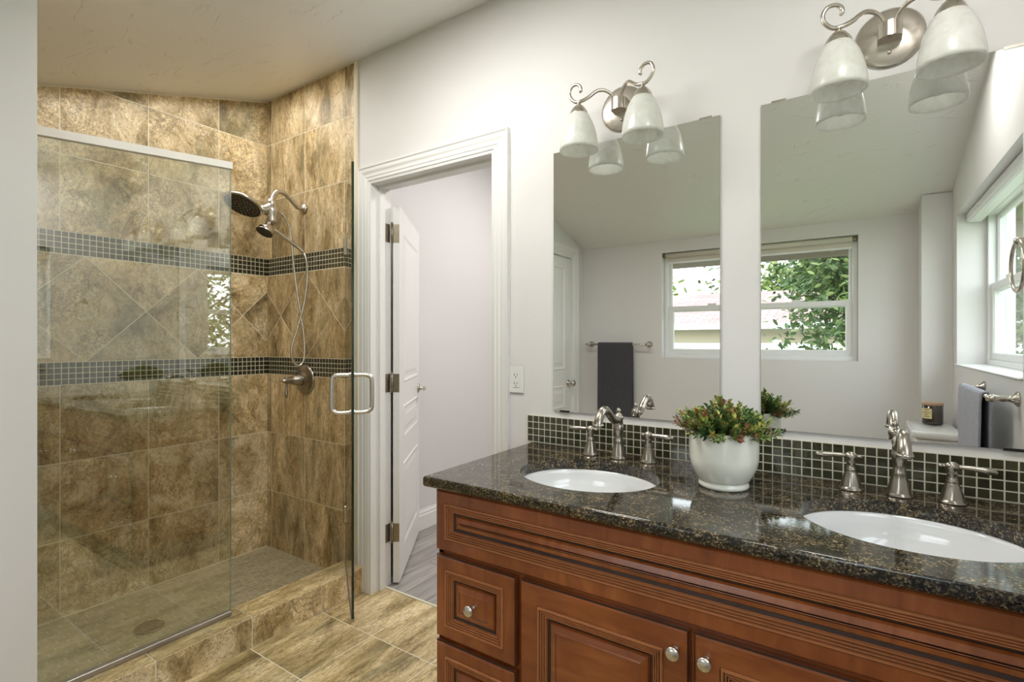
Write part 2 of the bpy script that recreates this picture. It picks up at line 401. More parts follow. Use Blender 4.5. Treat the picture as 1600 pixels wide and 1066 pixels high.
def arange(a, b, s):
    r = [a]; k = 1
    while a+k*s < b-1e-4: r.append(a+k*s); k += 1
    return r+[b]
# nested rectangular rings -> raised panel front
def ring_panel(mb, F, u0, v0, u1, v1, prof):
    prev = None
    for (ins, d, mk) in prof:
        i = mb.add([F(u0+ins, v0+ins, d), F(u1-ins, v0+ins, d), F(u1-ins, v1-ins, d), F(u0+ins, v1-ins, d)])
        if prev:
            mb.mat(mk)
            for k in range(4): mb.face((prev[k], prev[(k+1) % 4], i[(k+1) % 4], i[k]))
        prev = i
    mb.face(prev)
def casing(mb, F, x0, x1, zt, zb, prof, bottom=False):
    # prof: (offset outward, depth); path up left leg, across, down right leg
    st = [((x0, zb), (-1, 0)), ((x0, zt), (-1, 1)), ((x1, zt), (1, 1)), ((x1, zb), (1, 0))]
    if bottom: st = [((x0, zb), (-1, -1)), ((x0, zt), (-1, 1)), ((x1, zt), (1, 1)), ((x1, zb), (1, -1)), ((x0, zb), (-1, -1))]
    ids = [mb.add([F(p[0]+o[0]*k, p[1]+o[1]*k, d) for (k, d) in prof]) for p, o in st]
    for A, B in zip(ids, ids[1:]):
        for k in range(len(prof)-1): mb.face((A[k], A[k+1], B[k+1], B[k]))
    if not bottom: mb.face(ids[0]); mb.face(ids[-1][::-1])

# ------------------------------------------------------------------ constants
K = .3126; ZN = 2.80
def zc(y): return ZN+K*y
XW, XE, YS = -3.034, .465, -2.23      # shower back wall, east wall, south wall
XC = -1.958; YST = -1.34              # west wall of the room, shower south wall
WT = .12
# ------------------------------------------------------------------ shell
def wallbox(name, boxes, mat='wall'):
    b = MB().mat(mat)
    for q in boxes: b.box(*q)
    return struct(b.build(name))
DX0, DX1, DZ = -2.082, -1.307, 2.128   # clear opening to the water closet
J = .018
wallbox('wall_north', [((-3.2, 0, 0), (DX0-J, WT, 3.0)), ((DX0-J, 0, DZ+J), (DX1+J, WT, 3.0)), ((DX1+J, 0, 0), (XE+.3, WT, 3.0))])
SWX0, SWX1, SWZ0, SWZ1 = -1.266, .021, 1.18, 2.008
wallbox('wall_south', [((XC-.8, YS-.14, -1.0), (SWX0, YS, 2.16)), ((SWX0, YS-.14, -1.0), (SWX1, YS, SWZ0)), ((SWX0, YS-.14, SWZ1), (SWX1, YS, 2.16)), ((SWX1, YS-.14, -1.0), (XE+.3, YS, 2.16))])
EY0, EY1, EZ0, EZ1 = -1.875, -.56, 1.183, 2.006
EB = XE+.20
def east_wall():
    b = MB().mat('wall')
    def prism(y0, y1, z0, z1=None):      # sloped top follows the ceiling
        t0 = z1 if z1 is not None else zc(y0)+.03; t1 = z1 if z1 is not None else zc(y1)+.03
        i = b.add([(XE, y0, z0), (EB, y0, z0), (EB, y1, z0), (XE, y1, z0), (XE, y0, t0), (EB, y0, t0), (EB, y1, t1), (XE, y1, t1)])
        for q in ((3, 2, 1, 0), (4, 5, 6, 7), (0, 1, 5, 4), (1, 2, 6, 5), (2, 3, 7, 6), (3, 0, 4, 7)): b.face([i[k] for k in q])
    prism(YS, EY0, -1.0); prism(EY0, EY1, -1.0, EZ0); prism(EY0, EY1, EZ1); prism(EY1, 0, -1.0)
    return struct(b.build('wall_east'))
east_wall()
wallbox('wall_chase', [((.326, YS, 0), (XE, -2.02, zc(-2.02)-.005))])
# west wall of the room with the linen closet door opening
CY0, CY1, CZ = -2.024, -1.535, 2.000
def west_wall():
    b = MB().mat('wall'); X0, X1 = XC-.11, XC
    def prism(y0, y1, z0, z1=None):
        t0 = z1 if z1 is not None else zc(y0)+.03; t1 = z1 if z1 is not None else zc(y1)+.03
        i = b.add([(X0, y0, z0), (X1, y0, z0), (X1, y1, z0), (X0, y1, z0), (X0, y0, t0), (X1, y0, t0), (X1, y1, t1), (X0, y1, t1)])
        for q in ((3, 2, 1, 0), (4, 5, 6, 7), (0, 1, 5, 4), (1, 2, 6, 5), (2, 3, 7, 6), (3, 0, 4, 7)): b.face([i[k] for k in q])
    prism(YS, CY0, 0); prism(CY0, CY1, CZ); prism(CY1, YST, 0)
    return struct(b.build('wall_west'))
west_wall()
# stub wall south of the shower
b = MB().mat('wall')
i = b.add([(x, y, z) for z in (0,) for x, y in ((-3.2, YST-.12), (XC-.11, YST-.12), (XC-.11, YST), (-3.2, YST))]+[(x, y, zc(y)+.03) for x, y in ((-3.2, YST-.12), (XC-.11, YST-.12), (XC-.11, YST), (-3.2, YST))])
for q in ((3, 2, 1, 0), (4, 5, 6, 7), (0, 1, 5, 4), (1, 2, 6, 5), (2, 3, 7, 6), (3, 0, 4, 7)): b.face([i[k] for k in q])
struct(b.build('wall_shower_stub'))
# ceiling slab
b = MB().mat('ceiling')
i = b.add([(x, y, zc(y)+t) for t in (0, .12) for x, y in ((-3.2, YS-.14), (EB, YS-.14), (EB, .0), (-3.2, .0))])
for q in ((3, 2, 1, 0), (4, 5, 6, 7), (0, 1, 5, 4), (1, 2, 6, 5), (2, 3, 7, 6), (3, 0, 4, 7)): b.face([i[k] for k in q])
struct(b.build('ceiling'))
# tiled main floor
Ff = frame((0, 0, -.004), (1, 0, 0), (0, 1, 0), (0, 0, 1))
b = MB().mat('grout'); b.box((-2.145, YS, -.12), (XE, .088, -.0012)); b.mat('stone_f')
us = [-2.145, -1.788]+[-1.788+.3545*k for k in range(1, 7)]+[XE]
vs = [YS]+[-.256-.3545*k for k in range(5, -1, -1)]+[.088]
grid_tiles(b, frame((0, 0, -.0014), (1, 0, 0), (0, 1, 0), (0, 0, 1)), us, vs, .005, .0014)
struct(b.build('floor'))
# shower floor of small mosaic
b = MB().mat('lgrout'); b.box((XW-.05, YST, -.12), (-2.28, 0, .0365)); b.mat('khaki')
Fs = frame((0, 0, .0365), (1, 0, 0), (0, 1, 0), (0, 0, 1))
r = 0; x = XW+.002
while x < -2.29:
    x1 = min(x+.030, -2.286); off = (0, .049, .02, .07)[r % 4]
    y = YST-.098+off
    while y < 0:
        y0, y1 = max(y, YST), min(y+.098, 0)
        if y1-y0 > .006: tile(b, rect(x, y0, x1, y1), Fs, .0028, .0012, .0005)
        y += .098
    x = x1; r += 1
struct(b.build('floor_shower'))
# tiled shower walls
VZ = [.04, .392, .751, 1.110, 1.197]   # rows below the lower mosaic band (last = cut course)
def tiled_wall(name, F, u0, u1, cols, cen, slope, sm, lo=.04):
    """u along the wall; slope(u) gives clip plane for the ceiling"""
    b = MB().mat('grout')
    if slope:
        i = b.add([F(u0, lo-.05, .0), F(u1, lo-.05, .0), F(u1, zc(u1), .0), F(u0, zc(u0), .0)])
        i2 = b.add([F(u0, lo-.05, -.015), F(u1, lo-.05, -.015), F(u1, zc(u1), -.015), F(u0, zc(u0), -.015)])
    else:
        i = b.add([F(u0, lo-.05, .0), F(u1, lo-.05, .0), F(u1, ZN, .0), F(u0, ZN, .0)])
        i2 = b.add([F(u0, lo-.05, -.015), F(u1, lo-.05, -.015), F(u1, ZN, -.015), F(u0, ZN, -.015)])
    b.face(i); b.face(i2[::-1])
    for k in range(4): b.face((i[k], i2[k], i2[(k+1) % 4], i[(k+1) % 4]))
    b.mat(sm)
    cl = [(-K, 1, ZN-.004)] if slope else [(0, 1, ZN-.004)]
    us = [c for c in cols]
    grid_tiles(b, F, us, [lo, .392, .751, 1.110], .0042, .0014)
    grid_tiles(b, F, us, [1.820, 2.178, 2.523, 2.90], .0042, .0014, cl)
    # diamonds between the two bands
    z0, z1, zm = 1.2145, 1.7155, 1.465; h = .25; S = .25
    n0 = int((u0-cen)/S)-3; n1 = int((u1-cen)/S)+3
    for n in range(n0, n1):
        for kind in (0, 1, 2):
            c = cen+S*n
            if n % 2 == 0:
                if kind: continue
                continue
            P = None
            if kind == 0: P = [(c-S, zm), (c, zm-S), (c+S, zm), (c, zm+S)]
            elif kind == 1: P = [(c, zm+S), (c+S, zm), (c+2*S, zm+S)]
            else: P = [(c, zm-S), (c+2*S, zm-S), (c+S, zm)]
            for q in ((1, 0, u1), (-1, 0, -u0), (0, 1, z1), (0, -1, -z0)):
                P = clip(P, *q)
                if len(P) < 3: break
            if len(P) >= 3: tile(b, P, F, .0042, .0014)
    # mosaic bands
    b.mat('mosaic')
    for za in (1.110, 1.716):
        grid_tiles(b, F, arange(u0, u1, .0262), [za+.0262*k for k in range(5)][:5] if za < 1.2 else [za+.0262*k for k in range(5)], .0033, .0012)
    return b
# crossing points of the diamond lattice sit at y=-.16-.5k and x=-2.888+.5k
b = tiled_wall('wall_west_shower', frame((XW-.001, 0, 0), (0, 1, 0), (0, 0, 1), (1, 0, 0)), YST, 0, [YST, -1.005, -.650, -.297, 0], -.16, True, 'stone_w')
struct(b.build('wall_west_shower'))
b = tiled_wall('wall_north_shower', frame((0, -.006, 0), (1, 0, 0), (0, 0, 1), (0, -1, 0)), XW, -2.213, [XW, -2.985, -2.647, -2.293, -2.213], -2.888, False, 'stone_n')
b.mat('grout'); b.box((-2.213, -.013, .04), (-2.185, -.0, ZN), bev=.003)
struct(b.build('wall_north_shower'))
b = tiled_wall('wall_south_shower', frame((0, YST, 0), (1, 0, 0), (0, 0, 1), (0, 1, 0)), XW, XC-.004, [XW, -2.70, -2.35, XC-.004], -2.9, False, 'stone_n')
o = struct(b.build('wall_south_shower'))
for v in o.data.vertices:
    if v.co.z > zc(YST)-.004: v.co.z = zc(YST)-.004
b = MB().mat('wall'); b.box((-3.2, YST-.1, 0), (XW-.02, .0, 3.0)); struct(b.build('wall_far_west'))
# curb
b = MB().mat('grout'); b.box((-2.284, YST, -.01), (-2.143, -.0, .130))
b.mat('stone_f')
js = [YST, -.966, -.602, -.258, -.001]
grid_tiles(b, frame((0, 0, .129), (1, 0, 0), (0, 1, 0), (0, 0, 1)), [-2.286, -2.141], js, .005, .004)
b.mat('stone_w'); grid_tiles(b, frame((-2.144, 0, 0), (0, 1, 0), (0, 0, 1), (1, 0, 0)), js, [0, .1315], .005, .003)
grid_tiles(b, frame((-2.283, 0, 0), (0, 1, 0), (0, 0, 1), (-1, 0, 0)), js, [.04, .1315], .004, .004)
struct(b.build('trim_shower_curb'))

# ------------------------------------------------------------------ doorway to the water closet
CP = [(0, 0), (0, .010), (.012, .012), (.014, .016), (.020, .017), (.024, .012), (.030, .012), (.034, .016), (.040, .016), (.044, .012), (.052, .013), (.060, .017), (.066, .018), (.078, .018), (.084, .023), (.090, .023), (.090, 0)]
b = MB().mat('paint'); FN = frame((0, 0, 0), (1, 0, 0), (0, 0, 1), (0, -1, 0))
casing(b, FN, DX0, DX1, DZ, 0, CP)
FB = frame((0, WT, 0), (1, 0, 0), (0, 0, 1), (0, 1, 0)); casing(b, FB, DX0, DX1, DZ, 0, CP)
b.box((DX0-J, 0, 0), (DX0, WT, DZ+J)); b.box((DX1, 0, 0), (DX1+J, WT, DZ+J)); b.box((DX0, 0, DZ), (DX1, WT, DZ+J))
b.box((DX0, .045, 0), (DX0+.011, .080, DZ-.011)); b.box((DX1-.011, .045, 0), (DX1, .080, DZ-.011)); b.box((DX0, .045, DZ-.011), (DX1, .080, DZ))
struct(b.build('trim_1'))
def door_slab(w, h, t, panels, mat='paint'):
    """slab from hinge edge x=0..w, y=0..-t, z=0..h; raised mouldings both faces"""
    b = MB().mat(mat); b.box((0, -t, 0), (w, 0, h), bev=.0015)
    st = .11
    for (z0, z1) in panels:
        for (o, n) in (((0, -t, 0), (0, -1, 0)), ((0, 0, 0), (0, 1, 0))):
            F = frame(o, (1, 0, 0), (0, 0, 1), n)
            ring_panel(b, F, st, z0, w-st, z1, [(0, .0004, mat), (.006, .006, mat), (.012, .004, mat), (.022, .0006, mat), (.042, .0008, mat), (.060, .004, mat)])
    return b
PAN = [(.16, .62), (.76, .94), (1.07, 1.90)]
# hinge point measured on the left jamb
HX, HY = -2.064, .128
dang = math.atan2(.81, -.587)
d1 = thing('door_1', (HX, HY, .012), 'white three panel door standing open into the room beyond', None, None, 'structure', dang); del d1['label']
del_ = None
b = door_slab(.745, 2.03, .035, PAN); b.build('slab', d1)
def hinge(parent, T):
    b = MB().mat('bronze'); R = []
    b.tube([T @ Vector((0, 0, -.052)), T @ Vector((0, 0, .052))], .0065, 10, 1)
    for k in (-.03, -.01, .01, .03): b.tube([T @ Vector((0, 0, k-.001)), T @ Vector((0, 0, k+.001))], .0075, 10, 1)
    b.ball(T @ Vector((0, 0, .055)), .006, 8)
    return b
for z in (.27, 1.075, 1.88):
    b = hinge(d1, Matrix.Translation((-.004, .004, z)))
    b.box((-.0020, -.034, z-.049), (-.0002, .002, z+.049))
    for dz in (-.035, 0, .035): b.box((-.0032, -.018+.006*(dz == 0), z+dz-.003), (-.002, -.012+.006*(dz == 0), z+dz+.003))
    h = b.build('hinge', d1)
# jamb leaves belong to the casing
for z in (.27, 1.075, 1.88): b = MB().mat('bronze'); b.box((DX0, .086, z-.037), (DX0+.002, .121, z+.061)); b.build('hinge_leaf', bpy.data.objects['trim_1'])
def lever_knob(b, F, side=1):
    pass
b = MB().mat('nickel')
T = Matrix.Translation((.68, -.0355, .985)) @ Matrix.Rotation(PI/2, 4, 'X')
b.lathe([(.032, 0), (.032, .004), (.026, .009), (.012, .012), (.010, .035), (.013, .042), (.013, .050), (.004, .053)], T=T, seg=20)
b.tube([(.68, -.082, .985), (.64, -.088, .987), (.60, -.086, .983), (.585, -.084, .984)], [.009, .008, .007, .004], 8)
T = Matrix.Translation((.68, .0005, .985)) @ Matrix.Rotation(-PI/2, 4, 'X')
b.lathe([(.032, 0), (.032, .004), (.026, .009), (.012, .012), (.010, .035), (.013, .042), (.013, .050), (.004, .053)], T=T, seg=20)
b.tube([(.68, .046, .985), (.64, .052, .987), (.60, .050, .983), (.585, .048, .984)], [.009, .008, .007, .004], 8)
b.build('handle', d1)
# water closet shell
wallbox('wall_closet_west', [((-2.64, WT, 0), (-2.505, 3.0, 2.9))], 'wc_wall')
wallbox('wall_closet_east', [((-.2, WT, 0), (-.08, 3.0, 2.9))], 'wc_wall')
wallbox('wall_closet_north', [((-2.64, 3.0, 0), (-.08, 3.1, 2.9))], 'wc_wall')
wallbox('ceiling_closet', [((-2.64, WT, 2.86), (-.08, 3.1, 2.95))], 'wc_wall')
b = MB().mat('planks'); b.box((-2.64, .092, -.12), (-.08, 3.1, -.0015)); struct(b.build('floor_closet'))
b = MB().mat('lgrout'); b.box((DX0, .082, -.002), (DX1, .096, .004), bev=.001); struct(b.build('trim_2'))
def baseboard(name, F, u0, u1, h=.14):
    b = MB().mat('paint'); pr = [(0, 0), (0, .014), (h-.04, .014), (h-.034, .010), (h-.018, .010), (h-.010, .005), (h, .004), (h, 0)]
    A = b.add([F(u0, v, d) for v, d in pr]); B = b.add([F(u1, v, d) for v, d in pr])
    for k in range(len(pr)-1): b.face((A[k], A[k+1], B[k+1], B[k]))
    b.face(A); b.face(B[::-1]); return struct(b.build(name))
baseboard('baseboard_closet', frame((-2.505, 0, 0), (0, 1, 0), (0, 0, 1), (1, 0, 0)), WT, 3.0)
baseboard('baseboard_south', frame((0, YS, 0), (1, 0, 0), (0, 0, 1), (0, 1, 0)), XC, .326, .10)
baseboard('baseboard_north', FN, DX1+.09, -1.085, .10)
# linen closet door
FW = frame((XC, 0, 0), (0, -1, 0), (0, 0, 1), (1, 0, 0))
b = MB().mat('paint'); casing(b, FW, -CY1, -CY0, CZ, 0, CP)
for y0, y1 in ((CY1-.001, CY1+.0), (CY0, CY0+.001)): b.box((XC-.11, y0, 0), (XC+.0, y1, CZ))
struct(b.build('trim_3'))
d2 = thing('door_2', (XC-.004, CY1-.004, .012), None, None, None, 'structure', -PI/2)
b = door_slab(.481, 1.978, .035, PAN); b.build('slab', d2)
b = MB().mat('nickel'); T = Matrix.Translation((.433, .0005, .955)) @ Matrix.Rotation(-PI/2, 4, 'X')
b.lathe([(.030, 0), (.030, .004), (.022, .010), (.010, .014), (.010, .026), (.020, .032), (.027, .044), (.025, .056), (.014, .063), (.002, .065)], T=T, seg=20); b.build('knob', d2)

# ------------------------------------------------------------------ windows
def window(name, F, w, h, mid, right=False):
    """F(u,v,d): d grows into the room; pane plane at d=0"""
    root = thing(name, (0, 0, 0), None, None, None, 'structure')
    b = MB().mat('vinyl'); f = .032
    P = [(0, 0), (0, .030), (.010, .034), (.030, .034), (.032, .030), (.032, -.03)]
    pr = [(-k, d) for k, d in P]
    casing(b, F, 0, w, h, 0, pr, True)
    b.build('frame', root)
    # upper sash
    def sash(nm, u0, v0, u1, v1, fw, d0, d1):
        b = MB().mat('vinyl')
        pr = [(0, d0), (0, d1), (-.006, d1+.002), (-(fw-.006), d1+.002), (-fw, d1-.006), (-fw, d0)]
        casing(b, F, u0, u1, v1, v0, pr, True)
        s = b.build(nm, root)
        g = MB().mat('pane'); q = (d0+d1)/2
        g.face(g.add([F(u0+fw-.004, v0+fw-.004, q), F(u1-fw+.004, v0+fw-.004, q), F(u1-fw+.004, v1-fw+.004, q), F(u0+fw-.004, v1-fw+.004, q)]))
        g.build('pane', s, recalc=False)
        return s
    sash('upper_sash', f, mid-.022, w-f, h-f, .022, -.018, -.002)
    lo = sash('lower_sash', f, f, w-f, mid+.022, .040, .000, .020)
    b = MB().mat('vinyl')
    for uu in (w*.28, w*.72):
        c = [F(uu-.03, mid+.022, .004), F(uu+.03, mid+.036, .020)]; b.box(c[0], c[1])
    b.build('latch', lo)
    return root
SD = YS-.095
window('window_1', frame((SWX0, SD, SWZ0), (1, 0, 0), (0, 0, 1), (0, 1, 0)), SWX1-SWX0, SWZ1-SWZ0, 1.565-SWZ0)
ED = XE+.155
window('window_2', frame((ED, EY0, EZ0), (0, 1, 0), (0, 0, 1), (-1, 0, 0)), EY1-EY0, EZ1-EZ0, .41)
b = MB().mat('paint'); b.box((XE-.012, EY0-.0, EZ0-.0), (ED-.02, EY1+.0, EZ0+.006), bev=.002); struct(b.build('trim_4'))
# roller blinds
r = thing('roller_blind', (SWX0+.64, YS-.030, SWZ1-.022), 'cream roller blind rolled up at the head of the window in the plain wall', 'blind')
b = MB().mat('blind'); b.tube([(-.615, 0, 0), (.615, 0, 0)], .019, 16, 1); b.box((-.615, -.020, -.050), (.615, -.017, 0)); b.build('fabric_roll', r)
for s in (-1, 1): b = MB().mat('bronze'); b.tube([(s*.639, 0, .0), (s*.615, 0, 0)], .014, 12, 1); b.build('bracket', r)
b = MB().mat('vinyl'); b.box((-.615, -.024, -.062), (.615, -.013, -.048), bev=.002); b.build('hem_bar', r)
r = thing('blind_cassette', (XE+.075, (EY0+EY1)/2, EZ1-.005), 'white ribbed blind cassette under the head of the deep window recess', 'blind')
b = MB().mat('vinyl'); L = (EY1-EY0)/2-.02
pr = [(-.035, 0), (-.040, -.02), (-.036, -.022), (-.040, -.040), (-.034, -.044), (-.030, -.050), (-.02, -.053), (.02, -.053), (.03, -.04), (.03, 0)]
A = b.add([(x, -L, z) for x, z in pr]); B = b.add([(x, L, z) for x, z in pr]); n = len(pr)
for k in range(n): b.face((A[k], A[(k+1) % n], B[(k+1) % n], B[k]))
b.face(A[::-1]); b.face(B); b.build('housing', r)
for s in (-1, 1): b = MB().mat('bronze'); b.tube([(0, s*(L+.018), -.03), (0, s*L, -.03)], .012, 10, 1); b.build('bracket', r)

# ------------------------------------------------------------------ shower glass
gx = -2.235
r = thing('shower_glass_panel', (gx, -.99, .134), 'fixed clear shower glass with white header bar on the tiled curb', 'shower screen')
b = MB().mat('glass'); t = .005; Y0, Y1 = YST+.006-.0+.99, -.646+.99-.0
def ztop(y): return 1.944+ (y-(-.646+.99))*.10
vs_ = [(-t, Y0, .018), (-t, Y1, .018), (-t, Y1, ztop(Y1)), (-t, Y0, ztop(Y0)), (t, Y0, .018), (t, Y1, .018), (t, Y1, ztop(Y1)), (t, Y0, ztop(Y0))]
i = b.add(vs_); b.face((i[0], i[3], i[2], i[1])); b.face((i[4], i[5], i[6], i[7]))
b.mat('edge_lite'); b.face((i[1], i[2], i[6], i[5])); b.face((i[0], i[4], i[7], i[3])); b.face((i[2], i[3], i[7], i[6])); b.face((i[0], i[1], i[5], i[4]))
b.build('glass', r, recalc=False)
b = MB().mat('white_metal')
def slopebar(b, z0, z1, hw, ya, yb):
    q = b.add([(s*hw, y, zz+ (y-Y1)*.10) for y in (ya, yb) for s, zz in ((-1, z0), (1, z0), (1, z1), (-1, z1))])
    for k in range(4): b.face((q[k], q[(k+1) % 4], q[4+(k+1) % 4], q[4+k]))
    b.face(q[:4][::-1]); b.face(q[4:])
slopebar(b, 1.919, 1.948, .013, Y0, Y1+.003); b.build('header_bar', r)
b = MB().mat('steel'); b.box((-.012, Y0, 0), (.012, Y1, .020), bev=.002); b.build('bottom_channel', r)
# swinging door, open towards the camera
hx, hy = -2.262, -.022
ex, ey = -1.743, -.397
ang = math.atan2(ey-hy, ex-hx); wd = math.hypot(ex-hx, ey-hy)
r = thing('shower_door', (hx, hy, .150), 'frameless glass shower door swung open, with a looped pull handle', 'shower door', rz=ang)
HT = 1.914
b = MB().mat('glass'); i = b.add([(0, -t, 0), (wd, -t, 0), (wd, -t, HT), (0, -t, HT), (0, t, 0), (wd, t, 0), (wd, t, HT), (0, t, HT)])
b.face((i[0], i[1], i[2], i[3])); b.face((i[4], i[7], i[6], i[5])); b.mat('edge'); b.face((i[1], i[5], i[6], i[2])); b.face((i[0], i[3], i[7], i[4])); b.face((i[2], i[6], i[7], i[3])); b.face((i[0], i[4], i[5], i[1]))
b.build('glass', r, recalc=False)
b = MB().mat('nickel_lite')
for s in (1, -1):
    x = wd-.050; zt, zb = 1.018, .858; d = .082
    b.tube([(x, s*.006, zt), (x, s*(d-.028), zt), (x, s*(d-.008), zt-.008), (x, s*d, zt-.028), (x, s*d, zb+.028), (x, s*(d-.008), zb+.008), (x, s*(d-.028), zb), (x, s*.006, zb)], .0098, 14, 5)
    for z in (zt, zb): b.tube([(x, s*.005, z), (x, s*.011, z)], .0125, 14, 1)
b.build('pull_handle', r)
for z in (.25, 1.66):
    b = MB().mat('nickel'); b.box((-.020, -.014, z-.045), (.052, .014, z+.045), bev=.003); b.build('hinge', r)
b = MB().mat('steel'); b.box((.01, -.007, -.014), (wd-.002, .007, .006)); b.build('sweep', r)

# ------------------------------------------------------------------ shower fittings
def axis_T(loc, d):
    q = Vector(d).normalized().to_track_quat('Z', 'Y'); return Matrix.Translation(loc) @ q.to_matrix().to_4x4()
r = thing('shower_fixture', (-2.653, -.011, 2.079), 'brushed metal shower arm with rain head, docked hand spray and looping hose', 'shower head')
b = MB().mat('nickel'); b.lathe([(.032, 0), (.031, .006), (.020, .014), (.012, .018)], T=axis_T((0, 0, 0), (0, -1, 0)), seg=24); b.build('flange', r)
b = MB().mat('nickel'); b.tube([(0, -.01, 0), (0, -.04, .002), (0, -.085, .038), (0, -.125, .062), (0, -.165, .058), (0, -.188, .025), (0, -.194, -.002)], .0135, 12, 6); b.build('arm', r)
b = MB().mat('nickel')
b.lathe([(.018, .020), (.026, .014), (.028, -.002), (.025, -.010), (.033, -.022), (.038, -.038), (.037, -.058), (.028, -.085), (.033, -.102), (.028, -.116)], c=(0, -.196, -.008), seg=22)
b.tube([(0, -.205, -.040), (0, -.235, -.055), (0, -.262, -.058)], [.032, .028, .022], 12)
b.tube([(0, -.190, -.045), (.012, -.170, -.050), (.02, -.150, -.060)], [.010, .007, .005], 10)
b.build('diverter_body', r)
# rain head disc
nrm = Vector((.10, -.42, -.88)).normalized(); cc = Vector((0, -.352, -.048)); T = axis_T(cc, nrm)
b = MB().mat('nickel'); b.lathe([(.010, -.048), (.022, -.042), (.030, -.030), (.060, -.018), (.088, -.008), (.098, .004), (.098, .012), (.090, .015)], T=T, seg=36, capb=False)
b.mat('rubber'); b.lathe([(.090, .015), (.088, .0125), (.001, .0125)], T=T, seg=36, capa=False)
b.mat('nickel')
for rr, n in ((.018, 6), (.038, 12), (.058, 18), (.076, 24)):
    for k in range(n):
        a = 2*PI*k/n; q = T @ Vector((rr*math.cos(a), rr*math.sin(a), .0135)); b.ball(q, .0026, 5)
b.build('rain_head', r)
# hand spray with handle
cc = Vector((0.0, -.232, -.168)); nr2 = Vector((.05, -.50, -.86)).normalized(); T = axis_T(cc, nr2)
hs = MB().mat('nickel'); hs.lathe([(.012, -.055), (.028, -.045), (.034, -.022), (.044, -.010), (.047, .006), (.045, .012)], T=T, seg=28, capb=False)
hs.mat('rubber'); hs.lathe([(.045, .012), (.043, .010), (.001, .010)], T=T, seg=28, capa=False); hs.mat('nickel')
hs.tube([(0, -.215, -.150), (0.004, -.170, -.165), (.012, -.115, -.195), (.030, -.060, -.232), (.045, -.028, -.262)], [.018, .014, .012, .011, .009], 12)
h2 = hs.build('hand_spray', r)
hose = MB().mat('nickel_lite')
hose.tube([(.045, -.028, -.262), (.055, -.018, -.32), (.05, -.012, -.42), (.045, -.030, -.56), (.03, -.062, -.70), (.02, -.088, -.80), (.02, -.084, -.868), (.028, -.058, -.905), (.035, -.030, -.890), (.035, -.018, -.82), (.03, -.024, -.70), (.02, -.050, -.52), (.015, -.072, -.35), (.015, -.088, -.20), (.018, -.110, -.11), (.02, -.150, -.060)], .0068, 10, 8)
hose.build('hose', r)
r = thing('shower_valve', (-2.635, -.011, 1.091), 'round aged metal shower valve with a lever beneath the lower mosaic band', 'shower valve')
b = MB().mat('pewter'); b.lathe([(.086, 0), (.086, .005), (.078, .012), (.050, .017), (.040, .019), (.036, .030)], T=axis_T((0, 0, 0), (0, -1, 0)), seg=36, ey=1); b.build('escutcheon', r)
b = MB().mat('pewter'); b.lathe([(.034, .020), (.034, .050), (.028, .058), (.026, .080), (.016, .090), (.020, .100), (.014, .112), (.016, .125), (.010, .140), (.004, .150)], T=axis_T((0, 0, 0), (0, -1, 0)), seg=24)
b.tube([(0, -.118, .026), (0, -.118, .0), (0, -.119, -.04), (0, -.120, -.075), (0, -.120, -.098)], [.004, .007, .005, .0085, .005], 10); b.build('lever', r)
r = thing('shower_drain', (-2.605, -.81, .0415), 'dark round drain grate set in the shower floor', 'drain')
b = MB().mat('bronze'); b.lathe([(.057, -.003), (.057, .002), (.053, .004), (.048, .0025), (.001, .0025)], seg=32); b.build('rim', r)
b = MB().mat('pewter')
for rr, n in ((.012, 6), (.024, 12), (.036, 16)):
    for k in range(n): a = 2*PI*k/n; b.box((rr*math.cos(a)-.003, rr*math.sin(a)-.002, .002), (rr*math.cos(a)+.003, rr*math.sin(a)+.002, .004))
b.build('grate', r)

# ------------------------------------------------------------------ vanity
VX0, VX1 = -1.080, .460
v = thing('vanity_cabinet', (VX0, -.02, 0), 'cherry stained vanity cabinet with raised panels under the granite top', 'cabinet')
def VL(x, y, z): return (x-VX0, y+.02, z)
YF = -.600
b = MB().mat('cherry'); b.box(VL(VX0, -.004, .09), VL(VX0+.018, YF, .860)); b.box(VL(VX1-.018, -.004, .09), VL(VX1, YF, .860)); b.box(VL(VX0, -.004, .09), VL(VX1, YF, .108))
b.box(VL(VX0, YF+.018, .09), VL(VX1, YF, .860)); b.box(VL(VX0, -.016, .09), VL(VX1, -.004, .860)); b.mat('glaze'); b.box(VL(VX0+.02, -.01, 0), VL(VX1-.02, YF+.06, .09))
b.build('body', v)
FV = lambda y: frame(VL(0, y, 0), (1, 0, 0), (0, 0, 1), (0, -1, 0))
def front(name, x0, z0, x1, z1, brd, mat, parent=v):
    b = MB().mat(mat); T = .020; F = FV(YF-.001)
    ring_panel(b, F, x0, z0, x1, z1, [(0, 0, mat), (0, T-.007, mat), (.003, T-.003, 'glaze'), (.007, T, mat), (brd-.010, T, mat),
        (brd-.009, T-.002, 'glaze'), (brd-.007, T+.004, 'reed'), (brd-.003, T+.004, 'reed'), (brd-.0015, T-.002, 'reed'), (brd, T-.002, 'glaze'), (brd+.0015, T+.002, 'reed'), (brd+.0035, T+.002, 'reed'), (brd+.0045, T-.004, 'reed'), (brd+.0060, T-.004, 'glaze'),
        (brd+.0075, T+.000, 'reed'), (brd+.0095, T, 'reed'), (brd+.0105, T-.006, 'reed'), (brd+.012, T-.006, 'glaze'), (brd+.0135, T-.002, 'reed'), (brd+.0155, T-.002, 'reed'), (brd+.0175, T-.010, 'reed'), (brd+.026, T-.012, 'glaze'), (brd+.030, T-.006, mat), (brd+.044, T-.001, mat), (brd+.047, T+.0005, mat), (brd+.048, T-.001, 'glaze'), (brd+.0495, T-.001, mat)])
    return b.build(name, parent)
front('false_front', VX0+.002, .669, VX1-.002, .857, .048, 'cherryh')
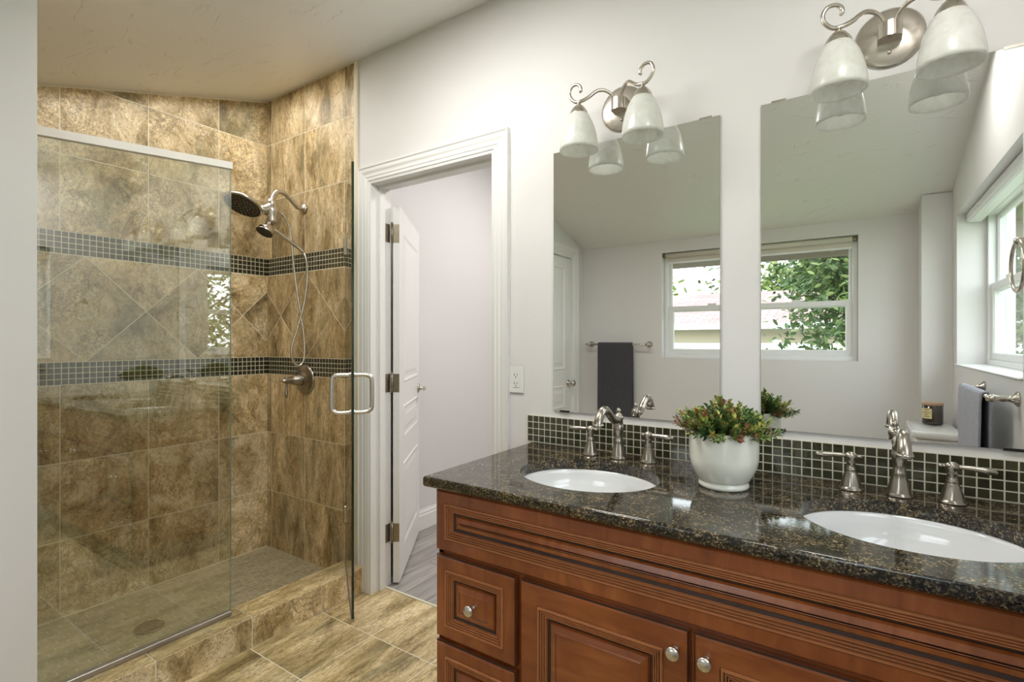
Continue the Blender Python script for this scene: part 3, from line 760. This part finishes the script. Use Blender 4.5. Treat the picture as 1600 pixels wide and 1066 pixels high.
def knob(parent, x, z):
    b = MB().mat('nickel_lite'); T = axis_T(VL(x, YF-.020, z), (0, -1, 0))
    b.lathe([(.010, 0), (.0085, .004), (.0065, .009), (.0065, .014), (.012, .019), (.0165, .023), (.0165, .027), (.012, .031), (.001, .033)], T=T, seg=24)
    return b.build('knob', parent)
for x0, x1 in ((VX0+.003, -.783), (.163, VX1-.003)):
    for z0, z1 in ((.404, .655), (.140, .391)):
        d = front('drawer', x0, z0, x1, z1, .048, 'cherryh'); knob(d, (x0+x1)/2, (z0+z1)/2)
d = front('door', -.768, .115, -.313, .655, .066, 'cherry'); knob(d, -.342, .606)
d = front('door', -.301, .115, .151, .655, .066, 'cherry'); knob(d, -.273, .606)
# countertop with two elliptical cut-outs
ZT, ZB = .899, .866
CX0, CX1, CYF, CYB = -1.100, .462, -.652, -.001
SK = [(-.690, -.350), (.104, -.350)]; SA, SB = .220, .185
def counter():
    b = MB().mat('granite'); NS = 72
    e = .006
    x0, x1, y0, y1 = CX0+e, CX1-e, CYF+e, CYB-e
    xs = [x0]; 
    for c in SK: xs += [c[0]-SA-.05, c[0]+SA+.05]
    xs.append(x1)
    def flat(z):
        for k in (0, 2, 4): b.face(b.add([(xs[k], y0, z), (xs[k+1], y0, z), (xs[k+1], y1, z), (xs[k], y1, z)]))
        for j, c in enumerate(SK):
            a0, a1 = xs[1+2*j], xs[2+2*j]; inner = []; outer = []
            cand = [2*PI*k/NS for k in range(NS)]
            cand += [math.atan2(yy-c[1], xx-c[0]) % (2*PI) for xx in (a0, a1) for yy in (y0, y1)]; cand = sorted(cand)
            for a in cand:
                dx, dy = math.cos(a), math.sin(a)
                # ray to rect
                ts = []
                if dx > 1e-9: ts.append((a1-c[0])/dx)
                if dx < -1e-9: ts.append((a0-c[0])/dx)
                if dy > 1e-9: ts.append((y1-c[1])/dy)
                if dy < -1e-9: ts.append((y0-c[1])/dy)
                t_ = min(ts); rr = 1/math.sqrt((dx/SA)**2+(dy/SB)**2)
                inner.append((c[0]+dx*rr, c[1]+dy*rr, z)); outer.append((c[0]+dx*t_, c[1]+dy*t_, z))
            I = b.add(inner); O = b.add(outer); n = len(I)
            for k in range(n): b.face((I[k], O[k], O[(k+1) % n], I[(k+1) % n]))
    flat(ZT); flat(ZB)
    for c in SK:
        A = b.add([(c[0]+SA*math.cos(2*PI*k/96), c[1]+SB*math.sin(2*PI*k/96), ZT) for k in range(96)]); B = b.add([(c[0]+SA*math.cos(2*PI*k/96), c[1]+SB*math.sin(2*PI*k/96), ZB) for k in range(96)])
        b.smooth = True
        for k in range(96): b.face((A[k], B[k], B[(k+1) % 96], A[(k+1) % 96]))
        b.smooth = False
    prev = None; b.smooth = True
    for ins, z in ((e, ZT), (.0035, ZT-.0008), (.0012, ZT-.003), (0, ZT-.007), (0, ZB+.008), (.002, ZB+.003), (e, ZB)):
        r_ = b.add([(CX0+ins, CYF+ins, z), (CX1-ins, CYF+ins, z), (CX1-ins, CYB-ins, z), (CX0+ins, CYB-ins, z)])
        if prev:
            for k in range(4): b.face((prev[k], prev[(k+1) % 4], r_[(k+1) % 4], r_[k]))
        prev = r_
    b.smooth = False
    return tag(b.build('countertop', recalc=False), 'dark speckled granite countertop with two oval sink cut-outs', 'countertop')
counter()
# backsplash mosaic
b = MB().mat('lgrout'); BX0, BX1 = -1.127, .462
b.box((BX0, -.006, ZT), (BX1, -.0005, ZT+.1085)); b.mat('mosaic')
grid_tiles(b, frame((0, -.0055, 0), (1, 0, 0), (0, 0, 1), (0, -1, 0)), arange(BX0+.001, BX1, .0268), [ZT+.001+.0268*k for k in range(5)], .0032, .0016)
tag(b.build('backsplash'), 'olive glass mosaic backsplash strip with pale grout behind the faucets', 'backsplash')
# sinks
def sink(cx, cy, label):
    r = thing('sink', (cx, cy, ZB-.15), label, 'sink', 'undermount sinks in the granite top')
    b = MB().mat('ceramic'); prof = []
    for k in range(15):
        t_ = k/14; s = math.cos(t_*PI/2)**.62 if k < 14 else 0
        prof.append((max(.045, s), ZB-.0008-.135*math.sin(t_*PI/2)))
    ids = []; b.smooth = True; N = 64
    oz = ZB-.15
    full = [(1.10, ZB-.0008), (1.012, ZB-.0008)]+[(p*1.004, z) for p, z in prof]
    for s, z in full: ids.append(b.add([(SA*s*math.cos(2*PI*k/N), SB*s*math.sin(2*PI*k/N), z-oz) for k in range(N)]))
    for A, B in zip(ids, ids[1:]):
        for k in range(N): b.face((A[k], A[(k+1) % N], B[(k+1) % N], B[k]))
    b.face(ids[-1])
    out = [(1.10, ZB-.0008), (1.10, ZB-.012), (1.03, ZB-.014), (.95, ZB-.08), (.6, ZB-.140), (.1, ZB-.148)]; ids = []
    for s, z in out: ids.append(b.add([(SA*s*math.cos(2*PI*k/N), SB*s*math.sin(2*PI*k/N), z-oz) for k in range(N)]))
    for A, B in zip(ids, ids[1:]):
        for k in range(N): b.face((A[k], B[k], B[(k+1) % N], A[(k+1) % N]))
    b.build('basin', r, recalc=False)
    b = MB().mat('nickel'); b.lathe([(.022, .0135), (.022, .017), (.017, .019), (.012, .0165), (.001, .0175)], seg=24); b.build('drain', r)
sink(*SK[0], 'white oval undermount sink nearer the doorway'); sink(*SK[1], 'white oval undermount sink nearer the right edge, beyond the potted plant')
# faucets
def faucet(cx, cy, label):
    r = thing('faucet', (cx, cy, ZT), label, 'faucet', 'widespread faucets on the granite top')
    b = MB().mat('pewter')
    b.lathe([(.031, 0), (.031, .004), (.027, .008), (.0265, .011), (.0245, .022), (.019, .045), (.0155, .058), (.0165, .061), (.0150, .064), (.0135, .085), (.0155, .090), (.0185, .104), (.017, .116), (.0145, .120), (.0165, .124), (.0155, .132), (.018, .140), (.017, .148), (.010, .156), (.005, .160), (.0085, .166), (.0075, .172), (.002, .177)], seg=32, flute=.035, fn=8, frange=(.012, .060))
    b.build('spout_body', r)
    b = MB().mat('pewter')
    b.tube([(0, .0, .138), (0, -.030, .139), (0, -.058, .148), (0, -.088, .170), (0, -.120, .184), (0, -.150, .177), (0, -.168, .156), (0, -.172, .140)], [.013, .0155, .0135, .0125, .013, .0135, .0145, .0165], 16, 6, caps=False)
    b.lathe([(.0165, .004), (.0185, 0), (.0185, -.004), (.015, -.006), (.004, -.004)], c=(0, -.172, .140), seg=20); b.build('spout', r)
    b = MB().mat('pewter'); b.tube([(0, .024, .062), (0, .024, .128)], .0022, 8, 1); b.ball((0, .024, .132), .0055, 10); b.lathe([(.006, .0), (.004, .008), (.0022, .014)], c=(0, .024, .054), seg=10); b.build('lift_rod', r)
    for s in (-1, 1):
        b = MB().mat('pewter'); hx = s*.108
        b.lathe([(.030, 0), (.030, .004), (.0255, .008), (.0245, .012), (.0215, .025), (.0145, .048), (.0125, .053), (.0140, .056), (.0115, .059), (.0105, .072), (.013, .076), (.010, .080), (.0145, .087), (.0155, .093), (.0130, .100), (.005, .104)], c=(hx, 0, 0), seg=32, flute=.04, fn=8, frange=(.012, .052))
        b.build('handle_base', r)
        b = MB().mat('pewter')
        b.tube([(hx, 0, .092), (hx+s*.020, -.001, .0925), (hx+s*.045, -.002, .092), (hx+s*.066, -.003, .090), (hx+s*.080, -.003, .089), (hx+s*.086, -.003, .089)], [.007, .0052, .0068, .0088, .0075, .003], 12)
        b.tube([(hx, 0, .092), (hx-s*.016, .001, .092), (hx-s*.022, .001, .092), (hx-s*.027, .001, .092)], [.006, .0035, .0055, .002], 10); b.build('lever', r)
faucet(-.693, -.092, 'aged metal faucet with two levers behind the sink nearer the doorway'); faucet(.100, -.090, 'aged metal faucet with two levers behind the sink at the right edge')
# mirrors
def mirror(x0, x1, label):
    r = thing('wall_mirror', (x0, -.006, 1.034), label, 'mirror', 'frameless mirrors above the sinks')
    w = x1-x0; h = 2.065-1.034
    b = MB().mat('mirror'); i = b.add([(0, 0, 0), (w, 0, 0), (w, 0, h), (0, 0, h), (0, .0055, 0), (w, .0055, 0), (w, .0055, h), (0, .0055, h)])
    b.face((i[0], i[1], i[2], i[3])); b.mat('edge')
    for q in ((4, 7, 6, 5), (0, 4, 5, 1), (1, 5, 6, 2), (2, 6, 7, 3), (3, 7, 4, 0)): b.face([i[k] for k in q])
    b.build('glass', r, recalc=False)
    for x in (.03, w-.065):
        for z0, z1, k in ((-.003, .004, 'black'), (h-.003, h+.004, 'nickel')):
            b = MB().mat(k); b.box((x, -.003, z0), (x+.040, .0055, z1)); b.build('clip', r)
mirror(-1.003, -.372, 'frameless mirror above the sink nearer the doorway'); mirror(-.2475, .384, 'frameless mirror at the right, reflecting the toilet tank and grey towel')
# sconces
def sconce(cx, label):
    r = thing('wall_sconce', (cx, -.0005, 2.172), label, 'wall light', 'two-shade wall lights above the mirrors')
    b = MB().mat('nickel'); b.lathe([(.082, 0), (.083, .005), (.078, .008), (.074, .009), (.060, .013), (.001, .017)], T=axis_T((0, 0, 0), (0, -1, 0)), seg=40)
    for z in (-.045, .045): b.ball((0, -.017, z), .005, 10)
    b.build('backplate', r)
    b = MB().mat('nickel'); 
    # half-round knuckle block
    N = 14; pts = [(-.028, -.014)]+[(-.028*math.cos(PI*k/N), -.045-.022*math.sin(PI*k/N)) for k in range(N+1)]+[(.028, -.014)]
    A = b.add([(x, y, -.020) for x, y in pts]); B = b.add([(x, y, .022) for x, y in pts]); n = len(pts)
    for k in range(n): b.face((A[k], A[(k+1) % n], B[(k+1) % n], B[k]))
    b.face(A); b.face(B[::-1]); b.build('knuckle', r)
    for s in (-1, 1):
        b = MB().mat('nickel'); X = s*.119
        b.tube([(s*.014, -.050, .010), (s*.018, -.060, .030), (s*.036, -.078, .046), (s*.060, -.098, .044), (s*.088, -.116, .020), (s*.112, -.127, .008), (s*.132, -.128, .010), (s*.150, -.128, .028), (s*.156, -.128, .050), (s*.146, -.128, .070), (s*.126, -.128, .072), (s*.112, -.128, .060), (s*.110, -.128, .046), (s*.116, -.128, .040)],
               [.0060, .0060, .0062, .0064, .0064, .0064, .0062, .006, .006, .0058, .0056, .006, .0062, .003], 12, 6)
        b.build('arm', r)
        b = MB().mat('nickel'); b.lathe([(.006, .008), (.007, .000), (.010, -.004), (.020, -.012), (.029, -.024), (.034, -.038), (.035, -.046)], c=(X, -.127, 0), seg=28); b.build('cap', r)
        b = MB().mat('alabaster')
        po = [(.032, -.036), (.040, -.048), (.050, -.068), (.058, -.090), (.064, -.115), (.068, -.140), (.0695, -.160), (.0695, -.170)]
        pi_ = [(.0655, -.170), (.0655, -.160), (.064, -.140), (.060, -.115), (.054, -.090), (.046, -.068), (.036, -.048), (.028, -.040)]
        b.lathe(po+pi_, c=(X, -.127, 0), seg=40, capa=False, capb=False); b.build('shade', r)
        b = MB().mat('plastic'); b.lathe([(.013, -.040), (.013, -.070), (.020, -.085), (.028, -.105), (.029, -.120), (.022, -.136), (.010, -.145), (.001, -.147)], c=(X, -.127, 0), seg=20); b.build('bulb', r)
sconce(-.712, 'two-shade alabaster wall light above the mirror nearer the doorway'); sconce(.082, 'two-shade alabaster wall light at the top right, cut by the photo edge')
# outlet
r = thing('wall_outlet', (-1.183, -.0005, 1.152), 'white double wall outlet between the door casing and the mirror', 'outlet')
b = MB().mat('plastic'); b.box((-.036, -.006, -.058), (.036, 0, .058), bev=.0025); b.build('cover_plate', r)
b = MB().mat('plastic'); b.box((-.017, -.0078, -.034), (.017, -.006, .034), bev=.0008)
b.mat('black')
for z in (.012, -.024):
    b.box((-.009, -.0082, z+.003), (-.0065, -.0076, z+.012)); b.box((.0055, -.0082, z+.004), (.008, -.0076, z+.011)); b.lathe([(.0026, 0), (.0026, .0005)], T=axis_T((0, -.0078, z-.003), (0, -1, 0)), seg=8)
b.build('receptacle', r)

# ------------------------------------------------------------------ potted plant
PX, PY = -.311, -.255
r = thing('potted_plant', (PX, PY, ZT), 'bushy green and rust plant in a cream ceramic pot between the sinks', 'plant')
b = MB().mat('pot'); b.lathe([(.058, 0), (.066, .002), (.068, .008), (.066, .014), (.0635, .0165), (.0635, .0185), (.068, .021), (.0705, .026), (.080, .042), (.0885, .062), (.0925, .085), (.0935, .115), (.092, .150), (.0915, .158), (.0885, .160), (.087, .152), (.087, .140), (.001, .138)], seg=56); b.build('pot', r)
b = MB().mat('soil'); b.lathe([(.0865, .139), (.06, .144), (.001, .147)], seg=32, capa=False); b.build('soil', r)
def leaf(b, base, d, up, L, w):
    d = d.normalized(); s = d.cross(up)
    if s.length < 1e-4: s = d.orthogonal()
    s.normalize(); n = s.cross(d).normalized()
    i = b.add([base, base+d*L*.30+s*w*.42+n*w*.12, base+d*L*.72+s*w*.5+n*w*.1, base+d*L, base+d*L*.72-s*w*.5+n*w*.1, base+d*L*.30-s*w*.42+n*w*.12, base+d*L*.55-n*w*.06])
    for k in range(6): b.face((i[k], i[(k+1) % 6], i[6]))
b = MB(); rnd = random.Random(3)
for k in range(330):
    a = rnd.uniform(0, 2*PI); rr = .082*math.sqrt(rnd.random()); lean = rr/.082
    base = Vector((rr*math.cos(a)*.9, rr*math.sin(a)*.9, .142))
    H = rnd.uniform(.035, .092)*(1.15-.5*lean); H = max(.03, H)
    side = Vector((math.cos(a+rnd.uniform(-.5, .5)), math.sin(a+rnd.uniform(-.5, .5)), 0))*lean*rnd.uniform(.02, .066)
    tip = base+side+Vector((0, 0, H+ (0.01 if lean < .5 else 0)))
    if lean > .85 and rnd.random() < .3: tip.z = base.z+.012+rnd.uniform(0, .015); tip += side*.3
    pal = rnd.choices(['leaf_g', 'leaf_d', 'leaf_y', 'leaf_r'], [5, 2.6, 2.4, 2.6])[0]
    b.mat('leaf_d' if pal != 'leaf_r' else 'leaf_r'); b.tube([base, (base+tip)/2+side*.1, tip], .0012, 4, 2)
    ax = (tip-base).normalized(); n = rnd.randint(12, 18)
    for j in range(n):
        t_ = .30+.70*j/n; p_ = base.lerp(tip, t_); an = j*2.4+rnd.uniform(-.3, .3)
        u = ax.orthogonal().normalized(); w = ax.cross(u)
        dd = (u*math.cos(an)+w*math.sin(an))*(1.15-.6*t_)+ax*(.35+.55*t_)
        b.mat(pal if rnd.random() < .82 else rnd.choice(['leaf_g', 'leaf_y', 'leaf_r', 'leaf_d']))
        leaf(b, p_, dd, Vector((0, 0, 1)), rnd.uniform(.012, .019), rnd.uniform(.0075, .0105))
b.build('foliage', r, recalc=False)

# ------------------------------------------------------------------ towel bars, towels, ring
def bar_posts(r, L, off):
    """local: bar along x from 0..L, wall at y=0, bar at y=off"""
    for x in (0, L):
        b = MB().mat('nickel'); b.lathe([(.026, 0), (.025, .006), (.014, .014), (.010, .028), (.012, .040), (.009, .050), (.012, off-.012), (.014, off), (.010, off+.012)], T=axis_T((x, 0, 0), (0, 1, 0)), seg=18)
        s = -1 if x == 0 else 1
        b.lathe([(.011, -.012), (.013, .0), (.008, .010), (.010, .018), (.006, .026), (.002, .030)], T=axis_T((x, off, 0), (s, 0, 0)), seg=14); b.build('mounting_post', r)
def towel_mesh(b, x0, x1, off, zf, zb, seed, th=.007, R=.014, flare=.0):
    rnd = random.Random(seed); path = []
    nz = 16
    for k in range(nz): path.append((off+R+.002, zf+(0-zf)*k/nz, 1.0-k/nz))
    for k in range(9):
        a = PI*k/8; path.append((off+R*math.cos(a), R*math.sin(a), 0))
    for k in range(1, nz+1): path.append((off-R, zb*k/nz, k/nz))
    NX = 28; G = []
    for j in range(NX+1):
        u = j/NX; x = x0+(x1-x0)*u; col = []
        for (yy, zz, w) in path:
            wv = mnoise.noise(Vector((x*9+seed, zz*1.2, 0)))*.016*w+math.sin(x*34+seed)*.003*w
            xx = x+(u-.5)*flare*w
            col.append((xx, yy+(wv if yy > off else wv*.3), zz))
        G.append(col)
    n = len(path)
    def nrm(col, k):
        a = col[max(k-1, 0)]; c = col[min(k+1, n-1)]; dy, dz = c[1]-a[1], c[2]-a[2]; L = math.hypot(dy, dz) or 1
        return (0, dz/L, -dy/L)
    b.smooth = True
    O = [b.add([(p[0], p[1]+nrm(c, k)[1]*th, p[2]+nrm(c, k)[2]*th) for k, p in enumerate(c)]) for c in G]
    I = [b.add(c) for c in G]
    for A, B in zip(O, O[1:]):
        for k in range(n-1): b.face((A[k], A[k+1], B[k+1], B[k]))
    for A, B in zip(I, I[1:]):
        for k in range(n-1): b.face((A[k], B[k], B[k+1], A[k+1]))
    for A, B in ((O[0], I[0]), (I[-1], O[-1])):
        for k in range(n-1): b.face((A[k], A[k+1], B[k+1], B[k]))
    for k in (0, n-1):
        for j in range(NX): b.face((O[j][k], O[j+1][k], I[j+1][k], I[j][k]))
# south wall bar (rotate so that local +y points north)
r = thing('towel_bar', (-1.868, YS, 1.286), 'metal towel bar on the plain wall, seen in the mirror nearer the doorway', 'towel bar')
bar_posts(r, .505, .065)
b = MB().mat('nickel'); b.tube([(0, .065, 0), (.505, .065, 0)], .0075, 12, 1); b.build('rail', r)
b = MB().mat('towel_dark'); towel_mesh(b, .09, .385, .065, -.64, -.58, 1, R=.0085, flare=.012)
o = b.build('hand_towel'); o.location = (-1.868, YS, 1.286); tag(o, 'charcoal towel folded over the bar beside the closet door', 'towel')
# east wall bar: local +y -> west, local x -> along y
r = thing('towel_bar', (XE, -1.160, 1.115), 'metal towel bar under the deep window, seen at the right of the mirror', 'towel bar', rz=PI/2)
bar_posts(r, .55, .072)
b = MB().mat('nickel'); b.tube([(0, .072, 0), (.55, .072, 0)], .0075, 12, 1); b.build('rail', r)
b = MB().mat('towel_grey'); towel_mesh(b, .030, .475, .072, -.50, -.46, 5, R=.0095, flare=.02)
o = b.build('hand_towel'); o.location = (XE, -1.160, 1.115); o.rotation_euler = (0, 0, PI/2); tag(o, 'pale grey-blue towel folded over the bar near the toilet tank', 'towel')
r = thing('towel_ring', (XE, -.360, 1.618), 'metal towel ring beside the deep window, at the right photo edge', 'towel ring')
b = MB().mat('nickel'); b.lathe([(.026, 0), (.025, .006), (.013, .014), (.010, .035), (.013, .050), (.008, .060)], T=axis_T((0, 0, 0), (-1, 0, 0)), seg=18); b.build('mount', r)
b = MB().mat('nickel'); b.tube([(-.052, .078*math.sin(2*PI*k/24), -.076+.078*math.cos(2*PI*k/24)) for k in range(25)], .0055, 10, 2, caps=False); b.build('ring', r)

# ------------------------------------------------------------------ toilet and candle
r = thing('toilet', (.455, -1.775, 0), 'white toilet tank against the window wall, seen in the right mirror', 'toilet')
def rbox(b, x0, x1, y0, y1, z0, z1, rr, n=6, tap=0):
    rings = []
    def ring(ins, z):
        pts = []
        R = max(rr-ins, .004)
        for (cx, cy, a0) in ((x1-rr, y1-rr, 0), (x0+rr, y1-rr, PI/2), (x0+rr, y0+rr, PI), (x1-rr, y0+rr, 1.5*PI)):
            for k in range(n+1): a = a0+PI/2*k/n; pts.append((cx+R*math.cos(a), cy+R*math.sin(a), z))
        return b.add(pts)
    b.smooth = True
    e = min(.010, (z1-z0)*.4)
    L = [(e, z0), (e*.3, z0+e*.3), (0, z0+e), (0, z1-e), (e*.3, z1-e*.3), (e, z1)]
    ids = [ring(i, z) for i, z in L]
    for A, B in zip(ids, ids[1:]):
        for k in range(len(A)): b.face((A[k], A[(k+1) % len(A)], B[(k+1) % len(A)], B[k]))
    b.face(ids[0][::-1]); b.face(ids[-1]); b.smooth = False
b = MB().mat('ceramic'); rbox(b, -.195, -.004, -.225, .225, .40, .812, .04); b.build('tank', r)
b = MB().mat('ceramic'); rbox(b, -.210, -.001, -.238, .238, .813, .851, .045); b.build('tank_lid', r)
b = MB().mat('ceramic'); N = 32
for a, c in ((0, 0),):
    ids = []
    for s, z, ox in ((.12, 0, -.33), (.125, .05, -.33), (.11, .15, -.34), (.15, .28, -.38), (.185, .36, -.41), (.19, .395, -.42)):
        ids.append(b.add([(ox+s*1.28*math.cos(2*PI*k/N), s*math.sin(2*PI*k/N), z) for k in range(N)]))
    b.smooth = True
    for A, B in zip(ids, ids[1:]):
        for k in range(N): b.face((A[k], A[(k+1) % N], B[(k+1) % N], B[k]))
    b.face(ids[0][::-1]); b.face(ids[-1]); b.smooth = False
b.build('bowl', r)
b = MB().mat('plastic'); b.lathe([(.19, .397), (.198, .402), (.198, .418), (.19, .424), (.001, .426)], c=(-.42, 0, 0), ex=1.28, seg=36); b.build('seat_lid', r)
r = thing('candle_jar', (.360, -1.86, .8515), 'smoky brown candle jar with pale wooden lid on the toilet tank', 'candle')
b = MB().mat('amber'); b.lathe([(.040, 0), (.046, .003), (.047, .010), (.047, .104), (.044, .106)], seg=36); b.build('jar', r)
b = MB().mat('lidwood'); b.lathe([(.044, .106), (.0485, .107), (.0485, .119), (.047, .121), (.001, .121)], seg=36, capa=False); b.build('lid', r)
b = MB().mat('label'); R = .0476
A = []; B = []
for k in range(9):
    a = math.radians(100+9*k); A.append((R*math.cos(a), R*math.sin(a), .034)); B.append((R*math.cos(a), R*math.sin(a), .090))
A = b.add(A); B = b.add(B)
for k in range(8): b.face((A[k], A[k+1], B[k+1], B[k]))
b.mat('ink'); R = .0479
for z, a0, a1 in ((.080, 115, 150), (.066, 108, 158), (.055, 118, 146), (.044, 112, 154)):
    P0 = b.add([(R*math.cos(math.radians(a)), R*math.sin(math.radians(a)), z) for a in range(a0, a1, 6)]); P1 = b.add([(R*math.cos(math.radians(a)), R*math.sin(math.radians(a)), z+.003) for a in range(a0, a1, 6)])
    for k in range(len(P0)-1): b.face((P0[k], P0[k+1], P1[k+1], P1[k]))
b.build('label', r, recalc=False)

# ------------------------------------------------------------------ outdoors
b = MB().mat('grass'); b.box((-40, -50, -1.2), (40, 30, -1.05)); o = b.build('ground_lawn'); struct(o)
# eave with rafter tails
ev = thing('roof_eave', (-.6, YS-.14, 2.12), 'brown roof eave with rafter tails outside the window', 'eave')
b = MB().mat('eave'); i = b.add([(-1.9, -.0, .13), (2.2, -.0, .13), (2.2, -.46, -.02), (-1.9, -.46, -.02), (-1.9, -.0, .16), (2.2, -.0, .16), (2.2, -.46, .01), (-1.9, -.46, .01)])
for q in ((3, 2, 1, 0), (4, 5, 6, 7), (0, 1, 5, 4), (1, 2, 6, 5), (2, 3, 7, 6), (3, 0, 4, 7)): b.face([i[k] for k in q])
b.build('soffit', ev)
b = MB().mat('eave'); b.box((-1.9, -.48, -.16), (2.2, -.46, .02)); b.build('fascia', ev)
for k in range(6):
    b = MB().mat('eave'); x = -1.4+.61*k
    i = b.add([(x+dx, y, z) for dx in (0, .04) for y, z in ((-.001, .03), (-.001, .13), (-.46, -.02), (-.46, -.13))])
    for q in ((0, 1, 2, 3), (7, 6, 5, 4), (0, 4, 5, 1), (1, 5, 6, 2), (2, 6, 7, 3), (3, 7, 4, 0)): b.face([i[k] for k in q])
    b.build('rafter_tail', ev)
hs = thing('neighbour_house', (-6, -9.6, -1.05), 'neighbouring house with reddish shingle roof and white gutter seen through the window', 'house')
b = MB().mat('tan'); b.box((-9, -5, 0), (12, 0, 2.63)); b.build('wall', hs)
b = MB().mat('shingle'); i = b.add([(-9.3, .35, 2.70), (12.3, .35, 2.70), (12.3, -2.9, 3.62), (-9.3, -2.9, 3.62), (-9.3, -6.1, 2.5), (12.3, -6.1, 2.5)])
b.face((i[0], i[1], i[2], i[3])); b.face((i[3], i[2], i[5], i[4])); b.face((i[0], i[3], i[4])); b.face((i[1], i[5], i[2])); b.face((i[0], i[4], i[5], i[1])); b.build('roof', hs)
b = MB().mat('fence'); b.box((-9.3, .30, 2.60), (12.3, .42, 2.72)); b.build('gutter', hs)
for x in (1.2, 5.4, 9.0):
    b = MB().mat('eave'); b.box((x, -1.2, 2.95), (x+.28, -.9, 3.15)); b.build('roof_vent', hs)
b = MB().mat('fence'); b.tube([(2.6, -2.0, 3.3), (2.6, -2.0, 4.4)], .02, 6, 1); b.tube([(2.2, -2.0, 4.1), (3.1, -2.0, 4.1)], .012, 6, 1); b.tube([(2.3, -2.0, 4.3), (3.0, -2.0, 4.3)], .012, 6, 1); b.build('antenna', hs)
fe = thing('fence', (-6, -6.6, -1.05), 'bright white fence between the window and the neighbouring house', 'fence')
b = MB().mat('fence'); 
for k in range(70): b.box((-5+.2*k, -.02, .05), (-5+.2*k+.19, .0, 2.33))
b.build('boards', fe)
for k in range(8):
    b = MB().mat('fence'); b.box((-5+2*k, -.1, 0), (-4.9+2*k, -.02, 2.38)); b.build('post', fe)
def tree(name, loc, trunk_h, crown, n, leaf_sz, mats, label, seed, group=None):
    r = thing(name, loc, label, 'tree', group); rnd = random.Random(seed)
    b = MB().mat('bark'); b.tube([(0, 0, 0), (.05, .02, trunk_h*.5), (-.03, .05, trunk_h), (.05, 0, trunk_h+crown[2]*.6)], [.14, .11, .09, .03], 8)
    for k in range(7):
        a = rnd.uniform(0, 2*PI); b.tube([(0, 0, trunk_h*rnd.uniform(.7, 1)), (crown[0]*.4*math.cos(a), crown[1]*.4*math.sin(a), trunk_h+crown[2]*rnd.uniform(-.2, .4)), (crown[0]*.85*math.cos(a), crown[1]*.85*math.sin(a), trunk_h+crown[2]*rnd.uniform(-.4, .6))], [.05, .03, .01], 6, 3)
    b.build('trunk', r)
    b = MB(); cg = lambda q: max(-1.7, min(1.7, rnd.gauss(0, 1)))*q
    cl = [(Vector((cg(.45)*crown[0], cg(.45)*crown[1], trunk_h+cg(.42)*crown[2])), rnd.choice(mats)) for _ in range(n//26)]
    for c, mk in cl:
        for j in range(26):
            p_ = c+Vector((rnd.gauss(0, 1), rnd.gauss(0, 1), rnd.gauss(0, 1)))*leaf_sz*2.1
            d = Vector((rnd.gauss(0, 1), rnd.gauss(0, 1), rnd.gauss(-.3, .7))); 
            if d.length < .1: continue
            b.mat(mk); leaf(b, p_, d, Vector((rnd.gauss(0, 1), rnd.gauss(0, 1), 1)), leaf_sz*rnd.uniform(.7, 1.3), leaf_sz*.42)
    b.build('leaves', r, recalc=False); return r
tree('garden_tree', (.42, -4.5, -1.05), 3.02, (1.05, .7, .95), 13000, .085, ['tree_l', 'tree_d', 'tree_d'], 'leafy tree nearest the house, its branches filling the right of the window view', 5)
tree('garden_tree', (2.3, -7.9, -1.05), 3.2, (1.1, .6, 1.3), 7000, .10, ['tree_d', 'tree_l'], 'leafy tree standing beyond the corner, glimpsed through the deep window', 15)
tree('background_tree', (-10.5, -20.5, -1.05), 3.4, (4.0, 2, 2.2), 8000, .30, ['tree_l', 'tree_l', 'leaf_y'], 'bright green tree behind the left end of the neighbouring roof', 6)
tree('background_tree', (-1.0, -20.5, -1.05), 3.6, (4.0, 2, 2.2), 8000, .30, ['tree_l', 'tree_d', 'tree_l'], 'darker tree behind the middle of the neighbouring roof', 7)
tree('background_tree', (8.6, -20.5, -1.05), 3.6, (4.0, 2, 2.4), 8000, .30, ['tree_d', 'tree_l'], 'green tree behind the right end of the neighbouring roof', 8)
tree('side_garden_tree', (3.9, -1.4, -1.05), 2.6, (1.1, 1.6, 1.3), 6000, .11, ['tree_l', 'tree_d'], 'leafy tree outside the deep window, reflected in the shower glass', 9)
